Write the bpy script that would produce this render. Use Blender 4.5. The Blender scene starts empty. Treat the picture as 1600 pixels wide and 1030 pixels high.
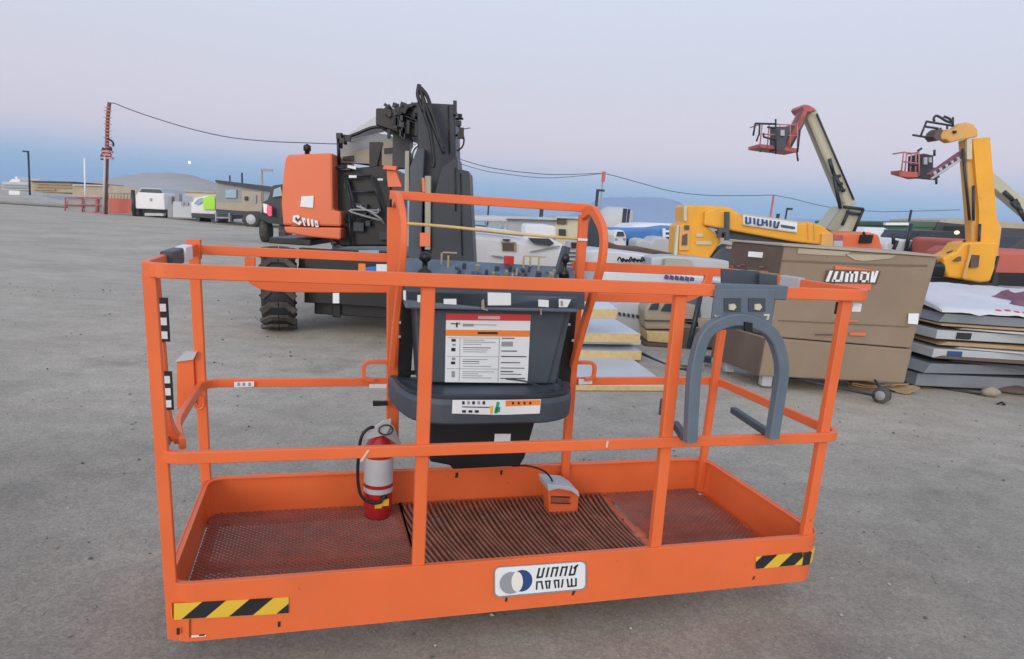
import bpy, math, random
from mathutils import Vector, Matrix
random.seed(7)
V = Vector
col = bpy.context.scene.collection
scn = bpy.context.scene

# ------------------------------------------------------------------ camera
FPX, PITCH, ROLL, CAMH, PPX, PPY = 1027.7, .2381, .0632, 1.483, 768.27, 584.85
_cp, _sp, _cr, _sr = math.cos(PITCH), math.sin(PITCH), math.cos(ROLL), math.sin(ROLL)
FW = V((0, _cp, -_sp)); R0 = V((1, 0, 0)); U0 = V((0, _sp, _cp))
RT = R0 * _cr + U0 * _sr; UP = -R0 * _sr + U0 * _cr; CAM = V((0, 0, CAMH))
cd = bpy.data.cameras.new('camera'); cam = bpy.data.objects.new('camera', cd); col.objects.link(cam)
cam.matrix_world = Matrix(((RT.x, UP.x, -FW.x, 0), (RT.y, UP.y, -FW.y, 0), (RT.z, UP.z, -FW.z, CAMH), (0, 0, 0, 1)))
cd.sensor_width = 36; cd.sensor_fit = 'HORIZONTAL'; cd.lens = FPX / 1600 * 36
cd.shift_x = (800 - PPX) / 1600; cd.shift_y = (PPY - 515) / 1600
cd.clip_start = .05; cd.clip_end = 9000
scn.camera = cam
scn.view_settings.view_transform = 'Standard'; scn.view_settings.look = 'None'
scn.view_settings.exposure = 0; scn.view_settings.gamma = 1


def S(r, g, b):
    f = lambda c: (c / 12.92 if c <= .04045 else ((c + .055) / 1.055) ** 2.4)
    return (f(r / 255), f(g / 255), f(b / 255), 1)


# ------------------------------------------------------------------ world: dusk sky with earth-shadow band, glow behind the camera
w = bpy.data.worlds.new('World'); scn.world = w; w.use_nodes = True
nt = w.node_tree; N = nt.nodes; Lk = nt.links; N.clear()
out = N.new('ShaderNodeOutputWorld'); bg = N.new('ShaderNodeBackground'); bg.inputs[1].default_value = 1.13
tc = N.new('ShaderNodeTexCoord'); sx = N.new('ShaderNodeSeparateXYZ'); Lk.new(tc.outputs['Generated'], sx.inputs[0])
ramp = N.new('ShaderNodeValToRGB'); cr = ramp.color_ramp
mp = N.new('ShaderNodeMapRange'); mp.inputs[1].default_value = 0; mp.inputs[2].default_value = 1; mp.inputs[3].default_value = 0; mp.inputs[4].default_value = 1
# the band of the earth's shadow lies a little lower towards the right
ma = N.new('ShaderNodeMath'); ma.operation = 'MULTIPLY_ADD'; ma.inputs[1].default_value = -.006
Lk.new(sx.outputs[0], ma.inputs[0]); Lk.new(sx.outputs[2], ma.inputs[2])
Lk.new(ma.outputs[0], mp.inputs[0]); Lk.new(mp.outputs[0], ramp.inputs[0])
stops = [(0.0, (136, 170, 214)), (.02, (136, 172, 218)), (.038, (147, 180, 220)), (.055, (172, 188, 221)), (.070, (194, 196, 219)), (.09, (208, 202, 220)), (.125, (211, 206, 222)),
         (.19, (210, 211, 226)), (.29, (211, 219, 235)), (1.0, (136, 172, 224))]
while len(cr.elements) < len(stops): cr.elements.new(.5)
for e, (p, c) in zip(cr.elements, stops): e.position = p; e.color = S(*c)
back = N.new('ShaderNodeMapRange'); back.inputs[1].default_value = .1; back.inputs[2].default_value = -.9; back.inputs[3].default_value = 0; back.inputs[4].default_value = 1
Lk.new(sx.outputs[1], back.inputs[0])
glow = N.new('ShaderNodeMixRGB'); glow.inputs[2].default_value = (1.36, 1.30, 1.26, 1)
Lk.new(back.outputs[0], glow.inputs[0]); Lk.new(ramp.outputs[0], glow.inputs[1])
SUN_EL, SUN_AZ = math.radians(16), math.radians(205)     # azimuth measured from +Y clockwise: behind the camera, a little left
sky = N.new('ShaderNodeTexSky'); sky.sky_type = 'NISHITA'; sky.sun_disc = False; sky.sun_elevation = SUN_EL; sky.sun_rotation = SUN_AZ
skm = N.new('ShaderNodeMixRGB'); skm.blend_type = 'MULTIPLY'; skm.inputs[0].default_value = 1; skm.inputs[2].default_value = (.06, .06, .06, 1)
Lk.new(sky.outputs[0], skm.inputs[1])
mix = N.new('ShaderNodeMixRGB'); mix.inputs[0].default_value = .12
Lk.new(glow.outputs[0], mix.inputs[1]); Lk.new(skm.outputs[0], mix.inputs[2])
Lk.new(mix.outputs[0], bg.inputs[0]); Lk.new(bg.outputs[0], out.inputs[0])

sd = bpy.data.lights.new('sun', 'SUN'); sd.energy = .9; sd.angle = math.radians(25); sd.color = (1, .95, .89)
so = bpy.data.objects.new('sun', sd); col.objects.link(so)
sdir = V((math.sin(SUN_AZ) * math.cos(SUN_EL), math.cos(SUN_AZ) * math.cos(SUN_EL), math.sin(SUN_EL)))
so.rotation_euler = sdir.to_track_quat('Z', 'Y').to_euler(); so.location = (0, -5, 8)


# ------------------------------------------------------------------ materials
def mat(name, c, rough=.6, metal=0, var=.12, vs=6, bump=0, bs=60, dirt=0, dirtc=(.25, .23, .21), emit=None, spec=.5, ds=3):
    m = bpy.data.materials.new(name); m.use_nodes = True
    t = m.node_tree; n = t.nodes; l = t.links; b = n['Principled BSDF']
    b.inputs['Roughness'].default_value = rough; b.inputs['Metallic'].default_value = metal
    b.inputs['Specular IOR Level'].default_value = spec
    g = n.new('ShaderNodeNewGeometry')
    no = n.new('ShaderNodeTexNoise'); no.inputs['Scale'].default_value = vs; no.inputs['Detail'].default_value = 6
    l.new(g.outputs['Position'], no.inputs['Vector'])
    mr = n.new('ShaderNodeMapRange'); mr.inputs[1].default_value = .25; mr.inputs[2].default_value = .75
    mr.inputs[3].default_value = 1 - var; mr.inputs[4].default_value = 1 + var; l.new(no.outputs[0], mr.inputs[0])
    vm = n.new('ShaderNodeVectorMath'); vm.operation = 'SCALE'; vm.inputs[0].default_value = c[:3]; l.new(mr.outputs[0], vm.inputs['Scale'])
    last = vm.outputs[0]
    if dirt:
        n2 = n.new('ShaderNodeTexNoise'); n2.inputs['Scale'].default_value = ds; n2.inputs['Detail'].default_value = 10; n2.inputs['Roughness'].default_value = .7
        l.new(g.outputs['Position'], n2.inputs['Vector'])
        m2 = n.new('ShaderNodeMapRange'); m2.inputs[1].default_value = .5; m2.inputs[2].default_value = .75; m2.inputs[3].default_value = 0; m2.inputs[4].default_value = dirt
        l.new(n2.outputs[0], m2.inputs[0])
        mx = n.new('ShaderNodeMixRGB'); mx.inputs[2].default_value = (*dirtc, 1); l.new(m2.outputs[0], mx.inputs[0]); l.new(last, mx.inputs[1]); last = mx.outputs[0]
    l.new(last, b.inputs['Base Color'])
    rr = n.new('ShaderNodeMapRange'); rr.inputs[3].default_value = max(.05, rough - .1); rr.inputs[4].default_value = min(1, rough + .12)
    l.new(no.outputs[0], rr.inputs[0]); l.new(rr.outputs[0], b.inputs['Roughness'])
    if bump:
        n3 = n.new('ShaderNodeTexNoise'); n3.inputs['Scale'].default_value = bs; n3.inputs['Detail'].default_value = 4
        l.new(g.outputs['Position'], n3.inputs['Vector'])
        bp = n.new('ShaderNodeBump'); bp.inputs['Strength'].default_value = bump; bp.inputs['Distance'].default_value = .004
        l.new(n3.outputs[0], bp.inputs['Height']); l.new(bp.outputs[0], b.inputs['Normal'])
    if emit:
        b.inputs['Emission Color'].default_value = (*emit[:3], 1); b.inputs['Emission Strength'].default_value = emit[3]
    return m


M = dict(
    orange=mat('orange_paint', (.82, .162, .048, 1), .38, var=.07, vs=4, dirt=.16, dirtc=(.62, .25, .13), bump=.04, bs=220),
    orange2=mat('faded_orange_paint', (.78, .18, .075, 1), .48, var=.06, vs=3, dirt=.25, dirtc=(.5, .22, .14)),
    maroon=mat('dusty_shaded_grating', (.30, .082, .055, 1), .8, var=.25, vs=9, dirt=.5, dirtc=(.26, .15, .12)),  # dusty, rusty red with the floor's shade mixed into the colour
    slat=mat('worn_grating_bar', (.30, .12, .075, 1), .8, var=.35, vs=12, dirt=.6, dirtc=(.36, .22, .16)),
    slate=mat('slate_grey_plastic', (.056, .072, .096, 1), .5, var=.12, vs=8, dirt=.25, dirtc=(.13, .14, .15)),
    slatelt=mat('blue_grey_paint', (.12, .16, .21, 1), .5, var=.12, vs=10, dirt=.3, dirtc=(.2, .2, .2)),
    black=mat('black_paint', (.008, .009, .012, 1), .42, var=.3, vs=5, dirt=.15, dirtc=(.04, .04, .045)),
    char=mat('charcoal_steel', (.026, .034, .048, 1), .45, var=.2, vs=3, dirt=.3, dirtc=(.05, .058, .07)),
    pinkrail=mat('faded_pink_rail', (.50, .22, .24, 1), .5, var=.15),
    rubber=mat('tyre_rubber', (.06, .056, .053, 1), .85, var=.3, vs=12, dirt=.85, dirtc=(.17, .155, .145), bump=.3),
    white=mat('white_paint', (.78, .78, .8, 1), .5, var=.05, vs=3, dirt=.3, dirtc=(.55, .54, .53)),
    label=mat('white_label', (.80, .84, .88, 1), .4, var=.03),
    cream=mat('cream_paint', (.62, .57, .42, 1), .55, var=.07, vs=2, dirt=.3, dirtc=(.4, .37, .3)),
    tan=mat('tan_panel', (.42, .36, .28, 1), .7, var=.12, vs=2, dirt=.4, dirtc=(.3, .25, .2)),
    card=mat('brown_board', (.27, .205, .148, 1), .75, var=.09, vs=1.6, dirt=.3, dirtc=(.36, .3, .24), bump=.15, bs=25),
    carddk=mat('dark_brown_and_shade', (.125, .088, .072, 1), .8, var=.15, vs=3, dirt=.3, dirtc=(.2, .16, .13)),
    foam=mat('yellow_foam_edge', (.66, .5, .25, 1), .8, var=.12, vs=20),
    sheet=mat('white_sheet', (.62, .66, .72, 1), .35, var=.05, vs=1.5, dirt=.3, dirtc=(.45, .47, .5), ds=2),
    tarp=mat('white_tarpaulin', (.66, .68, .72, 1), .5, var=.08, vs=2, dirt=.3, dirtc=(.45, .45, .47), bump=.8, bs=5),
    bluetarp=mat('blue_tarpaulin', (.06, .2, .5, 1), .5, var=.25, vs=2),
    yellow=mat('yellow_orange_paint', (.84, .40, .035, 1), .42, var=.08, vs=2, dirt=.3, dirtc=(.55, .27, .06)),
    yellow2=mat('faded_yellow_paint', (.72, .40, .12, 1), .5, var=.1, vs=2, dirt=.4, dirtc=(.5, .28, .12)),
    hyellow=mat('hazard_yellow', (.8, .52, .05, 1), .45, var=.07, dirt=.3, dirtc=(.5, .34, .1)),
    hblack=mat('hazard_black', (.018, .018, .022, 1), .5, var=.2, dirt=.2, dirtc=(.1, .1, .11)),
    bone=mat('bone_paint', (.52, .50, .39, 1), .5, var=.1, vs=1.5, dirt=.3, dirtc=(.38, .36, .28)),
    bonedk=mat('worn_bone_paint', (.36, .35, .28, 1), .6, var=.15, vs=2, dirt=.3, dirtc=(.22, .2, .17)),
    redw=mat('weathered_red_paint', (.46, .12, .12, 1), .5, var=.15, vs=3, dirt=.4, dirtc=(.6, .35, .33)),
    red=mat('red_paint', (.5, .025, .02, 1), .35, var=.1),
    redbar=mat('red_barrier_plastic', (.52, .13, .10, 1), .6, var=.1, vs=1),
    beam=mat('galvanised_beam', (.24, .27, .31, 1), .5, metal=.25, var=.2, vs=3, dirt=.4, dirtc=(.2, .2, .2)),
    beamlt=mat('pale_beam_face', (.45, .48, .52, 1), .5, var=.1, vs=3),
    steel=mat('bare_steel', (.5, .52, .55, 1), .35, metal=.7, var=.15),
    glass=mat('dark_glass', (.05, .07, .09, 1), .12, var=.1),
    bglass=mat('pale_blue_glass', (.28, .42, .52, 1), .15, var=.1),
    green=mat('dull_green_cladding', (.07, .14, .10, 1), .6, var=.15, vs=.8),
    lime=mat('lime_panel', (.42, .8, .06, 1), .5, var=.05),
    grey=mat('grey_paint', (.3, .31, .33, 1), .6, var=.12, vs=1),
    greylt=mat('light_grey_paint', (.5, .52, .55, 1), .6, var=.08, vs=1),
    roof=mat('dark_roofing', (.06, .065, .075, 1), .7, var=.15, vs=1),
    wood=mat('weathered_pole_timber', (.2, .09, .07, 1), .85, var=.3, vs=5),
    navy=mat('navy_ink', (.03, .07, .22, 1), .4, var=.05),
    ink=mat('black_ink', (.02, .02, .025, 1), .5, var=.05),
    gink=mat('grey_ink', (.3, .32, .35, 1), .5, var=.05),
    oink=mat('orange_ink', (.86, .25, .04, 1), .4, var=.04),
    rink=mat('red_ink', (.62, .05, .06, 1), .4, var=.05),
    greenink=mat('green_ink', (.03, .4, .22, 1), .4, var=.05),
    blueink=mat('blue_ink', (.04, .16, .6, 1), .4, var=.1),
    purple=mat('purple_cloth', (.22, .10, .14, 1), .9, var=.3, vs=20, bump=.8, bs=15),
    stone=mat('beige_stone', (.36, .31, .24, 1), .9, var=.2, vs=20, bump=.5),
    cardlt=mat('loose_cardboard', (.42, .29, .17, 1), .9, var=.15, vs=8),
    moon=mat('moon_glow', (.9, .9, .85, 1), 1, emit=(1, .98, .92, 1.6)),
    lamp=mat('lamp_glow', (.9, .8, .6, 1), 1, emit=(1, .78, .42, 1.0)),
    pink=mat('red_tail_lens', (.8, .06, .12, 1), .2, emit=(1, .1, .2, .35)),
)


def chips(m, scale, thr, c):
    t = m.node_tree; n = t.nodes; l = t.links; b = n['Principled BSDF']; src = b.inputs['Base Color'].links[0].from_socket
    g = n.new('ShaderNodeNewGeometry'); v = n.new('ShaderNodeTexNoise'); v.inputs['Scale'].default_value = scale; v.inputs['Detail'].default_value = 5; v.inputs['Roughness'].default_value = .75
    l.new(g.outputs['Position'], v.inputs['Vector'])
    mr_ = n.new('ShaderNodeMapRange'); mr_.inputs[1].default_value = thr; mr_.inputs[2].default_value = thr + .03; mr_.inputs[4].default_value = .75; l.new(v.outputs[0], mr_.inputs[0])
    mx = n.new('ShaderNodeMixRGB'); mx.inputs[2].default_value = (*c, 1); l.new(mr_.outputs[0], mx.inputs[0]); l.new(src, mx.inputs[1]); l.new(mx.outputs[0], b.inputs['Base Color'])


chips(M['orange'], 17, .685, (.25, .09, .05)); chips(M['orange2'], 14, .69, (.3, .12, .07)); chips(M['yellow'], 6, .68, (.3, .2, .1)); chips(M['yellow2'], 6, .67, (.25, .17, .1)); chips(M['card'], 9, .67, (.14, .1, .07))
chips(M['slate'], 22, .68, (.16, .17, .18)); chips(M['slatelt'], 20, .68, (.05, .055, .06))


def ground_mat():
    m = bpy.data.materials.new('compacted_gravel'); m.use_nodes = True
    t = m.node_tree; n = t.nodes; l = t.links; b = n['Principled BSDF']; b.inputs['Roughness'].default_value = .85
    b.inputs['Specular IOR Level'].default_value = .4
    g = n.new('ShaderNodeNewGeometry'); P = g.outputs['Position']

    def noise(s, d=6, r=.55):
        x = n.new('ShaderNodeTexNoise'); x.inputs['Scale'].default_value = s; x.inputs['Detail'].default_value = d; x.inputs['Roughness'].default_value = r
        l.new(P, x.inputs['Vector']); return x.outputs[0]

    def mr(i, a, b_, c, d_):
        x = n.new('ShaderNodeMapRange'); l.new(i, x.inputs[0])
        for k, v_ in enumerate((a, b_, c, d_)): x.inputs[k + 1].default_value = v_
        return x.outputs[0]

    def mul(a, b_):
        x = n.new('ShaderNodeMath'); x.operation = 'MULTIPLY'; l.new(a, x.inputs[0]); l.new(b_, x.inputs[1]); return x.outputs[0]
    big = mr(noise(.45, 5), .3, .7, .84, 1.14)
    mid = mr(noise(5, 8, .7), .3, .7, .88, 1.12)
    fine = mr(noise(110, 3, .6), .3, .7, .80, 1.2)
    vo = n.new('ShaderNodeTexVoronoi'); vo.inputs['Scale'].default_value = 75; l.new(P, vo.inputs['Vector'])
    hs = n.new('ShaderNodeSeparateColor'); l.new(vo.outputs['Color'], hs.inputs[0])
    grain = mr(hs.outputs[0], 0, 1, .86, 1.14)
    # light flecks: the odd pale stone
    v2 = n.new('ShaderNodeTexVoronoi'); v2.inputs['Scale'].default_value = 28; l.new(P, v2.inputs['Vector'])
    fl = mul(mr(v2.outputs['Distance'], .0, .16, 1, 0), mr(noise(9, 2), .58, .7, 0, 1))
    f = mul(mul(big, mid), mul(fine, grain))
    # tyre scuffs: long stretched noise
    mpn = n.new('ShaderNodeMapping'); mpn.inputs['Rotation'].default_value = (0, 0, .5); mpn.inputs['Scale'].default_value = (1, 2.4, 1); l.new(P, mpn.inputs['Vector'])
    sc = n.new('ShaderNodeTexNoise'); sc.inputs['Scale'].default_value = 1.4; sc.inputs['Detail'].default_value = 6; l.new(mpn.outputs[0], sc.inputs['Vector'])
    f = mul(f, mr(sc.outputs[0], .35, .65, .93, 1.06))
    f = mul(f, mr(noise(.9, 7, .65), .56, .68, 1.0, .86))      # darker damp patches
    # faint tyre tracks: two wide arcs with a cleat pattern
    def track(cx, cy, R, wd):
        vs = n.new('ShaderNodeVectorMath'); vs.operation = 'SUBTRACT'; l.new(P, vs.inputs[0]); vs.inputs[1].default_value = (cx, cy, 0)
        ln = n.new('ShaderNodeVectorMath'); ln.operation = 'LENGTH'; l.new(vs.outputs[0], ln.inputs[0])
        d = n.new('ShaderNodeMath'); d.operation = 'SUBTRACT'; l.new(ln.outputs['Value'], d.inputs[0]); d.inputs[1].default_value = R
        a = n.new('ShaderNodeMath'); a.operation = 'ABSOLUTE'; l.new(d.outputs[0], a.inputs[0])
        m_ = mr(a.outputs[0], wd * .7, wd, 1, 0); return mr(mul(m_, mr(noise(2.2, 6, .7), .42, .6, 0, 1)), 0, 1, 1, .87)
    for q in ((-22, 10, 19.2, .17), (-22, 10, 20.9, .17), (16, -12, 20.5, .2), (16, -12, 18.6, .2), (-6, 30, 24.5, .2)): f = mul(f, track(*q))
    c1 = n.new('ShaderNodeMixRGB'); c1.inputs[1].default_value = (.285, .245, .195, 1); c1.inputs[2].default_value = (.335, .306, .258, 1); l.new(noise(1.3, 4), c1.inputs[0])
    vm = n.new('ShaderNodeVectorMath'); vm.operation = 'SCALE'; l.new(c1.outputs[0], vm.inputs[0]); l.new(f, vm.inputs['Scale'])
    c2 = n.new('ShaderNodeMixRGB'); c2.inputs[2].default_value = (.62, .6, .57, 1); l.new(fl, c2.inputs[0]); l.new(vm.outputs[0], c2.inputs[1])
    # paler, dustier away from the foreground, with grazing sky reflection painted into the colour
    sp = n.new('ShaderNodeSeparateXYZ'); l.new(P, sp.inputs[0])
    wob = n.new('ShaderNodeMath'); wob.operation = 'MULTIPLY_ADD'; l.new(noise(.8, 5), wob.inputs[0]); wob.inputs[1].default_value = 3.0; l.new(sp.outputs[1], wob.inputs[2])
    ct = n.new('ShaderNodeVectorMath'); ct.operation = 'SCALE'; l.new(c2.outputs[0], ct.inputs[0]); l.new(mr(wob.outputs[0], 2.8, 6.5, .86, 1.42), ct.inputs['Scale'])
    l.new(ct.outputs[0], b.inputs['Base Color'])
    bp = n.new('ShaderNodeBump'); bp.inputs['Strength'].default_value = .35; bp.inputs['Distance'].default_value = .005
    l.new(mul(grain, fine), bp.inputs['Height']); l.new(bp.outputs[0], b.inputs['Normal'])
    return m


# ------------------------------------------------------------------ pixel rays (photo is 1600 x 1030)
def ray(x, y): return FW * FPX + RT * (x - PPX) - UP * (y - PPY)
def at(x, y, Y): d = ray(x, y); return CAM + d * (Y / d.y)
def G(x, y, z=0): d = ray(x, y); return CAM + d * ((z - CAMH) / d.z)


# ------------------------------------------------------------------ mesh builder
WL = {}
SPLIT = {'grab_bar', 'deck_gear', 'cradle_opening', 'cradle_panel', 'window', 'window_strip', 'side_plate', 'strut', 'hatch', 'head_label', 'bracket_pad', 'head_opening', 'headlamp', 'base_window', 'chassis_label', 'bay_label', 'rail_label', 'slot', 'engine_fittings', 'console_label', 'sensor_bracket', 'packing_tape', 'paper_label', 'bracket_bolt', 'clamp', 'scuff_mark'}


def sect(a, b, c=.22):
    """chamfered rectangle section"""
    k = min(a, b) * c
    return [(a - k, b), (-a + k, b), (-a, b - k), (-a, -b + k), (-a + k, -b), (a - k, -b), (a, -b + k), (a, b - k)]


class MB:
    def __init__(s): s.v = []; s.f = []; s.m = []; s.sm = []

    def face(s, idx, m=0, sm=False): s.f.append(idx); s.m.append(m); s.sm.append(sm)

    def hexa(s, p, m=0):
        """8 corners: bottom 4, top 4 in the same order"""
        o = len(s.v); s.v += [V(q) for q in p]
        for q in ((3, 2, 1, 0), (4, 5, 6, 7), (0, 1, 5, 4), (1, 2, 6, 5), (2, 3, 7, 6), (3, 0, 4, 7)): s.face([o + i for i in q], m)

    def box(s, c, d, m=0, rz=0, rot=None):
        R = rot or Matrix.Rotation(rz, 3, 'Z'); c = V(c); h = [k / 2 for k in d]
        p = [c + R @ V((sx_ * h[0], sy * h[1], sz * h[2])) for sz in (-1, 1) for sx_, sy in ((-1, -1), (1, -1), (1, 1), (-1, 1))]
        s.hexa(p, m)

    def prism(s, pts, ext, m=0, back=None):
        """planar polygon extruded by vector ext"""
        pts = [V(p) for p in pts]; ext = V(ext); n = len(pts); o = len(s.v)
        s.v += pts + [p + ext for p in pts]
        s.face([o + i for i in range(n)], m); s.face([o + n + i for i in reversed(range(n))], m)
        for i in range(n): j = (i + 1) % n; s.face([o + j, o + i, o + n + i, o + n + j], m if back is None else back)

    def sweep(s, path, sec, ref=(0, 0, 1), closed=False, m=0, sm=False, scale=None):
        path = [V(p) for p in path]; ref = V(ref); n = len(path); k = len(sec); o = len(s.v)
        for i, p in enumerate(path):
            if closed: t = (path[(i + 1) % n] - path[i - 1])
            else: t = path[min(i + 1, n - 1)] - path[max(i - 1, 0)]
            t.normalize(); a = ref - t * ref.dot(t)
            if a.length < 1e-3: a = t.orthogonal()
            a.normalize(); b = t.cross(a); q = scale[i] if scale else 1
            s.v += [p + (b * x + a * y) * q for x, y in sec]
        for i in range(n if closed else n - 1):
            i2 = (i + 1) % n
            for j in range(k):
                j2 = (j + 1) % k; s.face([o + i * k + j, o + i * k + j2, o + i2 * k + j2, o + i2 * k + j], m, sm)
        if not closed:
            s.face([o + j for j in reversed(range(k))], m); s.face([o + (n - 1) * k + j for j in range(k)], m)

    def tube(s, path, r, m=0, seg=8, closed=False):
        s.sweep(path, [(r * math.cos(-2 * math.pi * i / seg), r * math.sin(-2 * math.pi * i / seg)) for i in range(seg)], ref=(.13, .21, .97), m=m, sm=seg > 4, closed=closed)

    def lathe(s, prof, org, axis, seg=24, m=0, sm=True, x0=None):
        """prof: (along axis, radius)"""
        org = V(org); ax = V(axis).normalized(); a = V(x0) if x0 else ax.orthogonal(); a = (a - ax * a.dot(ax)).normalized(); b = ax.cross(a); o = len(s.v); k = len(prof)
        for i in range(seg):
            t = 2 * math.pi * i / seg; d = a * math.cos(t) + b * math.sin(t)
            for h, r in prof: s.v.append(org + ax * h + d * r)
        for i in range(seg):
            i2 = (i + 1) % seg
            for j in range(k - 1): s.face([o + i * k + j, o + i * k + j + 1, o + i2 * k + j + 1, o + i2 * k + j][::-1], m, sm)

    def loose(s):
        par = list(range(len(s.v)))
        def fd(a):
            while par[a] != a: par[a] = par[par[a]]; a = par[a]
            return a
        for f in s.f:
            for i in f[1:]: par[fd(i)] = fd(f[0])
        gr = {}
        for k, f in enumerate(s.f): gr.setdefault(fd(f[0]), []).append(k)
        out_ = []
        for ks in gr.values():
            m = MB(); mp_ = {}
            for k in ks:
                for i in s.f[k]:
                    if i not in mp_: mp_[i] = len(m.v); m.v.append(s.v[i])
                m.face([mp_[i] for i in s.f[k]], s.m[k], s.sm[k])
            out_.append(m)
        return out_

    def build(s, name, mats, parent=None, bevel=0, org=None, whole=False):
        if parent and name in SPLIT and not whole:
            return [m.build(name, mats, parent, bevel, org, True) for m in s.loose()][0]
        if not isinstance(mats, (list, tuple)): mats = [mats]
        mats = [M[x] if isinstance(x, str) else x for x in mats]
        lo = V([min(p[i] for p in s.v) for i in range(3)]); hi = V([max(p[i] for p in s.v) for i in range(3)])
        c = (lo + hi) / 2
        if parent is None: c.z = lo.z
        if org: c = V(org)
        me = bpy.data.meshes.new(name); me.from_pydata([p - c for p in s.v], [], s.f)
        for x in mats: me.materials.append(x)
        for p, mi, sm in zip(me.polygons, s.m, s.sm): p.material_index = mi; p.use_smooth = sm
        me.update()
        o = bpy.data.objects.new(name, me); col.objects.link(o)
        WL[o.name] = c
        if parent: o.parent = parent; o.location = c - WL[parent.name]
        else: o.location = c
        if bevel:
            b = o.modifiers.new('bevel', 'BEVEL'); b.width = bevel; b.segments = 2; b.limit_method = 'ANGLE'; b.angle_limit = math.radians(40)
        return o


def thing(name, label, cat, loc, group=None):
    o = bpy.data.objects.new(name, None); col.objects.link(o); o.location = loc; o.empty_display_size = .1; WL[o.name] = V(loc)
    o['label'] = label; o['category'] = cat
    if group: o['group'] = group
    return o


def tag(o, label, cat, group=None):
    o['label'] = label; o['category'] = cat
    if group: o['group'] = group
    return o


def struct(o, kind='structure'): o['kind'] = kind; return o


def arc(pts, r, n=5, closed=False):
    """round the corners of a polyline"""
    pts = [V(p) for p in pts]; out_ = []; k = len(pts)
    for i, p in enumerate(pts):
        if not closed and i in (0, k - 1): out_.append(p); continue
        a = pts[i - 1]; b = pts[(i + 1) % k]; da = (a - p); db = (b - p)
        rr = min(r, da.length * .45, db.length * .45); A = p + da.normalized() * rr; B = p + db.normalized() * rr
        for j in range(n + 1):
            t = j / n; out_.append(A * (1 - t) ** 2 + p * 2 * t * (1 - t) + B * t * t)
    return out_


def cat_curve(pts, n=6):
    pts = [V(p) for p in pts]; P = [pts[0] * 2 - pts[1]] + pts + [pts[-1] * 2 - pts[-2]]; o = []
    for i in range(1, len(P) - 2):
        for j in range(n):
            t = j / n; a, b, c, d = P[i - 1:i + 3]
            o.append(.5 * ((2 * b) + (c - a) * t + (2 * a - 5 * b + 4 * c - d) * t * t + (3 * b - a - 3 * c + d) * t ** 3))
    return o + [pts[-1]]


def slab(mb, px, Y, thick, m=0, back=None, floor=True):
    """outline at depth Y extruded away from the viewer by thick metres"""
    pts = [at(x, y, Y) for x, y in px]
    if floor:
        for p in pts: p.z = max(p.z, 0.0)
    mb.prism(pts, (0, thick, 0), m, back)


def bar(mb, a, b, Y, r, m=0, seg=6, Y2=None):
    mb.tube([at(*a, Y), at(*b, Y2 or Y)], r, m, seg)


# ================================================================== THE SETTING
g = MB()
g.v = [V((-4000, -60, 0)), V((4000, -60, 0)), V((4000, 6000, 0)), V((-4000, 6000, 0))]; g.face([0, 1, 2, 3])
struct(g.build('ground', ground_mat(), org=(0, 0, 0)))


def ridge(name, prof, Y, depth, material, sub=10):
    mb = MB(); pts = []
    pr = [V((x, y, 0)) for x, y in prof]; pr = cat_curve(pr, sub)
    rows = 6; n = len(pr)
    tops = []
    for p in pr:
        q = at(p.x, p.y, Y); q.z = max(q.z, .5); tops.append(q)
    for r in range(rows + 1):
        t = r / rows
        for i, q in enumerate(tops):
            hgt = q.z * math.sin(t * math.pi / 2) ** 1.0
            jit = (random.random() - .5) * q.z * .06 if 0 < r < rows else 0
            mb.v.append(V((q.x, Y - depth * (1 - t), max(0, hgt + jit))))
    for r in range(rows):
        for i in range(n - 1): a = r * n + i; mb.face([a, a + 1, a + n + 1, a + n], 0, True)
    o = len(mb.v); mb.v += [V((q.x, Y + depth, -1)) for q in tops]
    for i in range(n - 1): mb.face([rows * n + i, rows * n + i + 1, o + i + 1, o + i], 0, True)
    return struct(mb.build(name, material))


M['hill'] = mat('bare_rock_hill', (.42, .40, .39, 1), .95, var=.12, vs=.03)
M['mount'] = mat('haze_tinted_rock', (.29, .39, .56, 1), .95, var=.1, vs=.005)  # blue of the haze is put into the rock colour
ridge('hill', [(222, 306), (238, 296), (252, 284), (268, 275), (284, 272), (300, 274), (322, 281), (345, 289), (380, 303), (400, 312)], 330, 90, M['hill'])
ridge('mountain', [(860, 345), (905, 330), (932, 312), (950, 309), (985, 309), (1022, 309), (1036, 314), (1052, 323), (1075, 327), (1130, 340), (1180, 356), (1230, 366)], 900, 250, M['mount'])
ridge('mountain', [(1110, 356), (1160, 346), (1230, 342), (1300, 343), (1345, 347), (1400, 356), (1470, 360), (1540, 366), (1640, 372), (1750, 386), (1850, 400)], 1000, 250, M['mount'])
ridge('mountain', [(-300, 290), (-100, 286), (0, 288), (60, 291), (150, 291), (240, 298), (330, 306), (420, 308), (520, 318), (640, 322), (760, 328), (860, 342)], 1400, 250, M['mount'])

# ================================================================== WORK PLATFORM
YAW = math.radians(15.45); E1 = V((math.cos(YAW), math.sin(YAW), 0)); E2 = V((-math.sin(YAW), math.cos(YAW), 0)); ORG = V((-.96, 1.79, 0))
def Lc(s, v, z): return ORG + E1 * s + E2 * v + V((0, 0, z))
def PF(x, y, v):
    d = ray(x, y); t = ((ORG + E2 * v - CAM).dot(E2)) / d.dot(E2); return CAM + d * t
def inv(p): q = V(p) - ORG; return q.dot(E1), q.dot(E2), q.z
WID, DEP, ZB, ZF, ZT, ZM, ZR, ZH = 2.42, .86, .115, .15, .318, .733, 1.278, 1.535
plat = thing('work_platform', 'bright orange railed work platform standing on the gravel in the foreground', 'work platform', Lc(WID / 2, DEP / 2, 0))


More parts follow.
